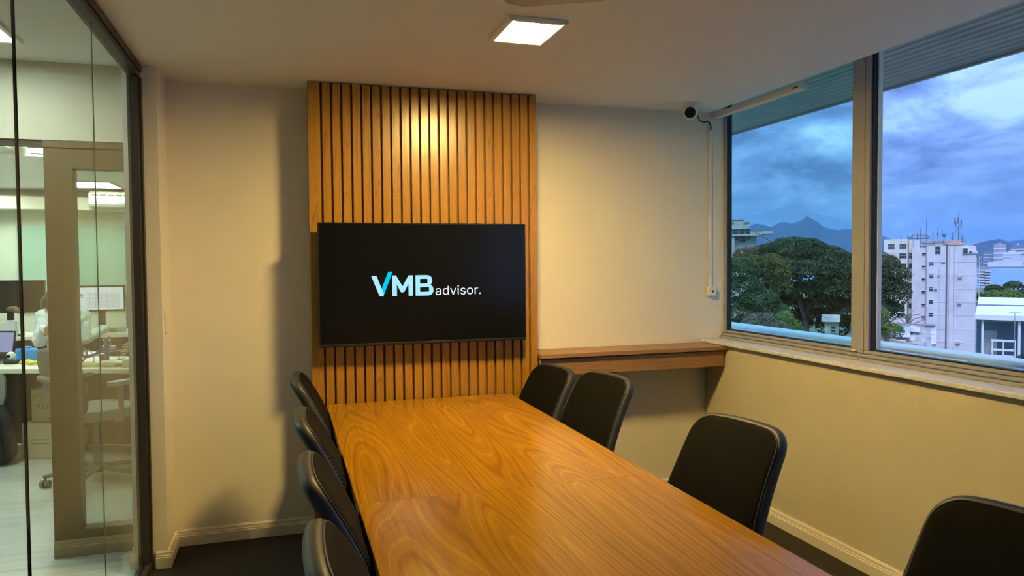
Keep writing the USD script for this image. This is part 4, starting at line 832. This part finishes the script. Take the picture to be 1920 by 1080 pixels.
blue = mat('blue_plastic', (.02, .30, .80), .35); yel = mat('yellow_plastic', (.72, .66, .06), .4); pur = mat('purple_plastic', (.17, .10, .30), .5); gold = mat('pale_yellow_paper', (.66, .55, .26), .6)
bt_ = thing('blue_toy', 'bright blue plastic model lying between laptop and taupe post', 'toy', (-1.93, 6.70, .741), -20)
hb = m3.Manifold.batch_hull([m3.Manifold.sphere(.022, 16).translate(c) for c in ((-.09, 0, .03), (-.09, 0, .085), (.05, 0, .03), (.05, 0, .09))])
obj('body', hb, blue, bt_, smooth=40)
for k in range(7): obj('segment', mv(rot(cyl((0, 0, 0), (.013, 0, 0), .026, 14), 0), (.075+.016*k, 0, .034)), blue, bt_, smooth=30)
obj('eye', mv(trimesh.creation.icosphere(2, .012), (-.03, -.02, .085)), dark, bt_); obj('fin', cb(-.05, .02, -.008, .008, .10, .125, .004), blue, bt_)
yt = thing('yellow_toy', 'small yellow plastic pieces lying in front of the blue toy', 'toy', (-1.86, 6.50, .741), -20)
for k, (u, w, z, r) in enumerate([(-.07, 0, .016, .018), (-.03, .01, .02, .022), (.01, -.01, .016, .018), (.05, 0, .018, .018), (.085, .01, .014, .014)]): obj('piece', mv(trimesh.creation.icosphere(2, r).apply_scale([1.5, 1, .9]), (u, w, z)), yel, yt, smooth=True)
wm = thing('webcam', 'round white webcam on a black foot beside the laptop', 'webcam', (-2.03, 6.62, .741), -20)
obj('foot', cb(-.05, .05, -.035, .035, 0, .03, .01), M['blackp'], wm); obj('ball', mv(trimesh.creation.icosphere(3, .032), (0, 0, .062)), M['white'], wm, smooth=True); obj('lens', cyl((0, -.034, .062), (0, -.026, .062), .014), M['black'], wm, smooth=30)

pf = thing('purple_figure', 'purple printed figure with long looping tail standing on books', 'figurine', (-1.275, 6.19, .790), -20)
obj('body', hull_bones([(((0, 0, .01), .016), ((0, 0, .07), .018)), (((0, 0, .07), .022), ((.012, 0, .14), .022)), (((.012, 0, .14), .018), ((.02, 0, .165), .012)), (((0, 0, .085), .014), ((.055, 0, .075), .015)), (((0, 0, .10), .016), ((-.06, 0, .06), .016))], .008, 4), pur, pf, smooth=True)
ta = np.linspace(0, 1, 26)
obj('tail', tube([(-.06-.16*a+.05*math.sin(a*9), .02*math.sin(a*5), .062-.03*a+.035*math.sin(a*11)*(.4+a)) for a in ta], np.linspace(.014, .006, 26), 8), pur, pf, smooth=True)
for s in (-1, 1): obj('eye', mv(trimesh.creation.icosphere(2, .008), (.012+.024*s, -.016, .15)), M['white'], pf)
bk = thing('book_stack', 'two thin pale yellow books under the purple figure', 'books', (-1.28, 6.22, .741), -20)
bk.SetCustomDataByKey('category', 'book'); bk.SetCustomDataByKey('label', 'flat pale yellow notebook under the purple figure')
obj('cover', cb(-.18, .10, -.07, .09, 0, .020, .002), gold, bk); obj('page_block', bx(-.178, .095, -.068, .088, .004, .016), M['white'], bk)
bk2 = thing('notebook', 'white notebook lying on top of the pale yellow one', 'book', (-1.24, 6.19, .761), -14)
obj('cover', cb(-.10, .10, -.05, .08, 0, .013, .002), M['white'], bk2); obj('page_block', bx(-.098, .096, -.048, .078, .003, .010), dtop, bk2)
pt = thing('paper_tray', 'white wire letter tray with papers behind the purple figure', 'tray', (-1.53, 6.47, .741), -20)
obj('tray', cb(-.14, .16, -.08, .10, .055, .066, .003), M['white'], pt)
for u in (-.10, .02, .14): obj('wire', tube([(u-.06, -.08, .0), (u-.055, -.08, .08), (u-.03, -.08, .105), (u, -.08, .105), (u+.03, -.08, .08), (u+.035, -.08, 0)], .005, 6), M['white'], pt)
obj('paper', bx(-.13, .13, -.07, .09, .066, .078), pw, pt)
for i, u in enumerate((0, .05)):
    cn = thing('tin_can', ('left' if i == 0 else 'right')+' of the two small white tins above the purple figure', 'tin', (-1.345+u*.94, 6.50-u*.34, .82), 0)
    cn.SetCustomDataByKey('label', ('tin' if i else 'small white tin')+(' standing nearest the trophy, white with a silver band' if i else ' behind the purple figure, farther from the trophy'))
    obj('can', lathe([(0, 0), (.024, 0), (.024, .045), (.022, .048), (0, .048)], 18), M['white'], cn, smooth=30); obj('band', lathe([(.0245, .014), (.0252, .015), (.0252, .034), (.0245, .035)], 18), M['chrome'], cn, smooth=30)
sf = thing('desk_riser', 'low dark desk riser carrying the two small white tins', 'riser', (-1.27, 6.55, .741), -20)
obj('shelf', cb(-.13, .14, -.05, .06, .066, .079, .002), dark, sf)
for u in (-.12, .12): obj('side', bx(u, u+.012, -.05, .06, 0, .066), dark, sf)
tr_ = thing('trophy', 'slim white cone trophy at the right edge of the slit window', 'trophy', (-1.135, 6.26, .741), -20)
obj('cone', cyl((0, 0, .02), (.02, 0, .14), .004, 14, .020), M['white'], tr_, smooth=30); obj('collar', cyl((.02, 0, .14), (.022, 0, .155), .018, 14), dark, tr_, smooth=30); obj('cap', cb(.003, .043, -.018, .018, .155, .185, .004), M['white'], tr_); obj('foot', cb(-.03, .03, -.03, .03, 0, .02, .003), M['white'], tr_)
hx = thing('helix_model', 'yellow double helix model between purple figure and trophy', 'model', (-1.20, 6.32, .741), -20)
for s in (0, PI): obj('strand', tube([(.022*math.cos(a*9+s)+.05*a, .022*math.sin(a*9+s), .04+.13*a) for a in np.linspace(0, 1, 30)], .0035, 6), gold, hx, smooth=True)
for a in np.linspace(.08, .92, 9): obj('rung', cyl((.022*math.cos(a*9)+.05*a, .022*math.sin(a*9), .04+.13*a), (-.022*math.cos(a*9)+.05*a, -.022*math.sin(a*9), .04+.13*a), .0022, 6), gold, hx)
obj('base', cb(-.028, .028, -.02, .02, 0, .04, .003), frame_m, hx)
yb = thing('yellow_box', 'small pale yellow box at the right end of the nearer desk', 'box', (-1.115, 6.10, .741), -20)
obj('body', cb(-.03, .03, -.03, .04, 0, .045, .002), gold, yb); obj('lid', cb(-.031, .031, -.031, .041, .045, .06, .002), M['white'], yb)

# ---------------------------------------------------------------- things on the office floor
kraft = mat('kraft_board', (.46, .41, .26), .8, var=.06, scale=10.); ink = mat('faded_ink', (.18, .17, .11), .8)
def carton(loc, rotz, w, d, h, label, text=None):
    t = thing('cardboard_box', label, 'box', loc, rotz)
    obj('carton', cb(-w/2, w/2, 0, d, 0, h, .004), kraft, t)
    obj('tape', bx(-w/2-.0008, w/2+.0008, d/2-.025, d/2+.025, h-.02, h+.001), gold, t)
    for s in (-1, 1): obj('flap', rot(cb(-w/2+.005, w/2-.005, d/2+s*.004, d/2+s*(d/2-.004), h, h+.003, .001) if s > 0 else cb(-w/2+.005, w/2-.005, .004, d/2-.004, h, h+.003, .001), 0), kraft, t)
    if text:
        m = meshkit.text_mesh(text, .048, .001); v = m.vertices; m = trimesh.Trimesh(np.c_[v[:, 0]-.115, -v[:, 2], v[:, 1]+h*.38], m.faces, process=False); m.fix_normals(); obj('lettering', m, ink, t)
        obj('label_frame', cat_([bx(-.13, -.06, -.001, 0, h-.05, h-.047), bx(-.13, -.06, -.001, 0, h-.085, h-.082), bx(-.13, -.127, -.001, 0, h-.085, h-.05), bx(-.063, -.06, -.001, 0, h-.085, h-.05)]), ink, t); obj('print_line', bx(-.03, .1, -.001, 0, .028, .034), ink, t)
    else:
        for z in (.13, .16): obj('print_line', bx(-.10, .05, -.001, 0, h-z, h-z+.008), ink, t)
    return t
carton((-1.80, 6.52, 0), -18, .34, .30, .275, 'lower wider cardboard box on the office floor under the desk')
carton((-1.755, 6.55, .28), -18, .30, .26, .255, 'upper cardboard box printed with grey capitals, on the wider box', 'ALB')
bp = thing('backpack', 'dark grey backpack standing on office floor at the left picture edge', 'backpack', (-2.10, 6.46, 0), -18)
obj('bag', hull_bones([(((0, 0, .12), .115), ((0, .0, .34), .095)), (((-.07, 0, .11), .10), ((-.05, 0, .33), .085)), (((.05, 0, .10), .10), ((.04, 0, .33), .08)), (((0, .03, .1), .10), ((0, .03, .36), .09))], .025, 10), mat('backpack_cloth', (.035, .037, .045), .85), bp, smooth=True)
obj('handle', tube([(-.03, 0, .43), (-.02, 0, .49), (.02, 0, .49), (.03, 0, .43)], .010, 8), M['blackp'], bp, smooth=True)
obj('pocket', hull_bones([(((-.06, -.09, .10), .04), ((-.05, -.085, .22), .035)), (((.06, -.09, .10), .04), ((.05, -.085, .22), .035)), (((-.06, -.09, .10), .04), ((.06, -.09, .10), .04)), (((-.05, -.085, .22), .035), ((.05, -.085, .22), .035))], .02, 6), '/World/Looks/backpack_cloth', bp, smooth=True)
obj('strap', tube([(.07, -.06, .40), (.10, -.10, .30), (.11, -.10, .18), (.10, -.07, .06)], .012, 8), M['blackp'], bp, smooth=True)
wb_ = thing('wall_stand_in', 'added white sheet standing in for the wall seen under the desk, behind the backpack', 'stand-in sheet', (-2.25, 6.85, 0), -18)  # added sheet, stands in for the pale wall beyond the desk
obj('sheet', extr([(-.25, .3), (.07, .3), (.11, .45), (.12, .60), (.08, .69), (-.25, .69)], 1, 0, .02), M['white'], wb_); obj('sheet_hem', extr([(-.25, .28), (.08, .28), (.08, .30), (-.25, .30)], 1, -.003, .024), M['chrome'], wb_)

grey = mat('office_chair_grey', (.13, .125, .11), .5); meshg = mat('office_chair_mesh', (.10, .095, .085), .8)
oc = thing('office_chair', 'grey swivel chair with armrests standing in front of nearer desk, behind the post', 'chair', (-1.25, 5.70, 0), 45)
out = outline(.42, .44, .46, .10); pl = back_place(9, -.20, .50, .35, .1)
obj('backrest', shell(out, [(.4, 0, -.03), (1, .02, -.028), (1, 0, -.012), (1, 0, .01), (1, .012, .02), (.5, 0, .018)], pl), meshg, oc, smooth=50)
obj('back_rail', tube([(-.245, -.22, .74), (-.275, -.12, .745), (-.285, 0, .745), (-.275, .12, .745), (-.245, .22, .74)], .022, 10), grey, oc, smooth=60)
obj('back_stem', tube([(-.08, 0, .42), (-.20, 0, .43), (-.245, 0, .50), (-.29, 0, .74)], .026, 10), grey, oc, smooth=60)
so_ = np.array([Polygon(rrect(.48, .48, .12)).exterior.interpolate(Polygon(rrect(.48, .48, .12)).exterior.length*k/112).coords[0] for k in range(112)])
obj('seat', shell(so_, [(.5, 0, -.03), (1, .012, -.03), (1, 0, -.012), (1, 0, .015), (1, .012, .034), (1, .03, .040), (.5, 0, .036)], lambda q, d: np.c_[q[:, 0]+.03, q[:, 1], .49+d-.2*np.maximum(q[:, 0]-.12, 0)**1.5]), mat('office_seat_grey', (.20, .195, .175), .55), oc, smooth=50)
for s in (-1, 1):
    a = obj('armrest', tube([(.0, s*.22, .45), (0, s*.29, .47), (-.02, s*.30, .58), (-.02, s*.30, .70)], .018, 10), grey, oc, smooth=60)
    obj('arm_pad', mv(prism(Polygon(rrect(.27, .075, .035)), .028), (.03, s*.30, .70)), mat('arm_pad_grey', (.24, .235, .22), .35) if s < 0 else '/World/Looks/arm_pad_grey', a, smooth=40)
star_base(oc, grey, r=.31, h=.44, a0=-1)

# ---------------------------------------------------------------- the person at the desk (seated, turned to the lit monitor)
skin = mat('skin', (.56, .36, .25), .5); shirt = mat('pale_blue_shirt', (.62, .70, .72), .8, bump=.3, bscale=60.); hair = mat('dark_brown_hair', (.075, .045, .03), .5, var=.4, scale=60.)
trou = mat('dark_trousers', (.05, .05, .065), .85)
pe = thing('person', 'person in pale blue shirt and glasses seated between the desks, half hidden by the post', 'person', (-2.0, 7.92, 0), 0)
# joints in metres about the seat point; the chest faces the lit monitor on the right
J = dict(pel=(0, 0, .53), hipL=(.05, .09, .51), hipR=(-.04, -.09, .51), kneL=(.42, .16, .50), kneR=(.38, -.14, .50), ankL=(.40, .18, .10), ankR=(.36, -.15, .10), toeL=(.54, .19, .045), toeR=(.50, -.16, .045),
         ches=(.02, 0, .90), neck=(.03, 0, 1.075), head=(.055, -.01, 1.20), shL=(.155, .06, 1.03), shR=(-.135, -.06, 1.03), elL=(.17, .02, .80), elR=(-.15, -.16, .81), wrL=(.285, .36, .87), wrR=(-.05, -.26, .94))
def B(a, ra, b, rb): return ((J.get(a, a), ra), (J.get(b, b), rb))
hand_bones = []
def hand(w, d, side, curl):
    """palm, four unequal fingers with two bends and a thumb from the palm's side"""
    w, d = np.array(w), np.array(d)/np.linalg.norm(d); up = np.array([0, 0, 1.]); sd = np.cross(d, up); sd /= np.linalg.norm(sd); up = np.cross(sd, d); bones = []
    kn = [w+d*.085+sd*side*o for o in (-.03, -.01, .011, .030)]
    for k in kn: bones.append(((w+d*.01+(k-w-d*.085)*.5, .017), (k, .011)))
    for k, L in zip(kn, (.072, .082, .076, .058)):
        a = k+d*L*.5-up*curl*.012; b = a+d*L*.32-up*curl*.032; bones += [((k, .0095), (a, .0085)), ((a, .0085), (b, .0075))]
    t0 = w+d*.03-sd*side*.028; t1 = t0+d*.03-sd*side*.028-up*.01; t2 = t1+d*.028-sd*side*.004-up*.012
    return bones+[((t0, .013), (t1, .0105)), ((t1, .0105), (t2, .009))]
skinb = [B('neck', .058, 'head', .06), B('ches', .10, 'neck', .06), B('pel', .11, 'ches', .11), B('shL', .045, 'elL', .038), B('elL', .038, 'wrL', .027), B('shR', .045, 'elR', .038), B('elR', .038, 'wrR', .027),
         B('hipL', .075, 'kneL', .052), B('kneL', .05, 'ankL', .035), B('hipR', .075, 'kneR', .052), B('kneR', .05, 'ankR', .035), B('ankL', .035, 'toeL', .03), B('ankR', .035, 'toeR', .03), B('shL', .05, 'neck', .05), B('shR', .05, 'neck', .05),
         (((.045, -.005, 1.235), .092), ((.06, -.012, 1.20), .088)), (((.09, -.025, 1.15), .055), ((.07, -.015, 1.20), .07)), (((.105, -.03, 1.125), .034), ((.09, -.025, 1.15), .05)), (((.150, -.046, 1.185), .012), ((.138, -.042, 1.215), .010))]
skinb += hand(J['wrL'], (.35, .8, -.12), 1, .7)+hand(J['wrR'], (.55, -.15, .5), -1, 1.0)
obj('body', hull_bones(skinb, .012, 5), skin, pe, smooth=True)
for s in (-1, 1):
    f = np.array([.96, -.28, 0]); r_ = np.array([.28, .96, 0]); c = np.array([.058, -.014, 1.20])+f*.083+r_*s*.034+np.array([0, 0, .012])
    obj('eye', mv(trimesh.creation.icosphere(2, .0115), c), dark, pe); obj('eyebrow', tube([c+r_*-.018+[0, 0, .022], c+f*.006+[0, 0, .027], c+r_*.018+[0, 0, .022]], .004, 6), hair, pe)
    obj('ear', mv(trimesh.creation.icosphere(2, .028).apply_scale([.6, .35, 1]), np.array([.05, -.01, 1.195])+r_*s*.092), skin, pe, smooth=True)
f = np.array([.96, -.28, 0]); r_ = np.array([.28, .96, 0]); c0 = np.array([.058, -.014, 1.213])
gl_ = obj('glasses', cat_([tube([c0+f*.104+r_*(s*.034+.024*math.cos(a))+np.array([0, 0, .019*math.sin(a)]) for a in np.linspace(0, 2*PI, 17)], .0028, 6) for s in (-1, 1)]+[tube([c0+f*.104+r_*s*.058, c0+f*.05+r_*s*.088, c0-f*.01+r_*s*.094], .0028, 6) for s in (-1, 1)]), M['blackp'], pe)
obj('mouth', tube([c0+f*.098-r_*.022+[0, 0, -.068], c0+f*.106+[0, 0, -.071], c0+f*.098+r_*.022+[0, 0, -.068]], .005, 6), mat('lips', (.42, .20, .17), .5), pe)
hb_ = [(((.03, -.0, 1.262), .092), ((.02, .0, 1.215), .112)), (((.0, -.0, 1.22), .11), ((-.03, .01, 1.12), .075)), (((.01, .085, 1.22), .065), ((.0, .11, 1.13), .05)), (((-.03, -.085, 1.22), .065), ((-.06, -.10, 1.12), .05)), (((.06, .02, 1.285), .06), ((.09, .03, 1.265), .045)), (((-.02, 0, 1.23), .10), ((-.11, .02, 1.17), .07)), (((-.11, .02, 1.17), .07), ((-.15, .03, 1.10), .035)), (((.04, -.05, 1.285), .06), ((.085, -.055, 1.268), .04))]
obj('hair', hull_bones(hb_, .02, 4), hair, pe, smooth=True)
cb_ = [B('pel', .145, (.01, 0, .72), .14), B((.01, 0, .72), .14, 'ches', .145), B('shL', .075, 'shR', .075), B('ches', .13, 'shL', .075), B('ches', .13, 'shR', .075), B('shL', .07, 'elL', .056), B('elL', .056, (.27, .30, .858), .042), B('shR', .07, 'elR', .058), B('elR', .058, (-.09, -.225, .92), .042), B('neck', .072, 'shL', .055), B('neck', .072, 'shR', .055), B('pel', .14, (.06, .1, .54), .11), B('pel', .14, (-.02, -.1, .54), .11)]
sm = hull_bones(cb_, .02, 8); v = sm.vertices.copy(); v += sm.vertex_normals*((meshkit.noise(v*np.array([22, 22, 34.]))-.5)*.016)[:, None]
obj('shirt', trimesh.Trimesh(v, sm.faces, process=False), shirt, pe, smooth=True)
obj('cuff', tube([(.265, .28, .857), (.278, .325, .864)], .048, 14), shirt, pe, smooth=30); obj('cuff', tube([(-.10, -.218, .912), (-.083, -.232, .928)], .046, 14), shirt, pe, smooth=30)
obj('collar', tube([(.03+.078*math.cos(a), .078*math.sin(a), 1.07-.012*math.cos(a)) for a in np.linspace(.5, 2*PI-.5, 16)], .016, 8), shirt, pe, smooth=True)
for z in (.98, .90, .82, .74): obj('button', mv(trimesh.creation.icosphere(1, .008), (.165, -.055, z)), blue, pe)
obj('trousers', hull_bones([B('hipL', .10, 'kneL', .072), B('kneL', .068, 'ankL', .052), B('hipR', .10, 'kneR', .072), B('kneR', .068, 'ankR', .052), B('hipL', .11, 'hipR', .11)], .025, 6), trou, pe, smooth=True)
for s in ('L', 'R'): obj('shoe', hull_bones([B('ank'+s, .05, 'toe'+s, .042), (((J['ank'+s][0]-.03, J['ank'+s][1], .045), .042), (J['toe'+s], .042))], .02, 5), M['blackp'], pe, smooth=True)
st_ = thing('desk_stool', 'dark swivel seat under the person at the farther desk', 'stool', (-2.0, 7.92, 0), 0)
obj('cushion', lathe([(0, .36), (.20, .365), (.22, .38), (.22, .41), (.18, .425), (0, .425)], 28), M['pad'], st_, smooth=40)
star_base(st_, M['blackp'], r=.27, h=.37, a0=10)

# ---------------------------------------------------------------- the sea air between the shore and the mountains
hz = usdkit.material(stage, '/World/Looks/sea_air', {'v': ('principled_volume', {'color': (.15, .36, .72), 'density': HAZE, 'anisotropy': 0.0})}, [], volume='v.volume')
tag(obj('sea_air', bx(480, 9600, 420, 8200, -40, 460), hz), 'blue haze hanging over the bay', kind='structure')
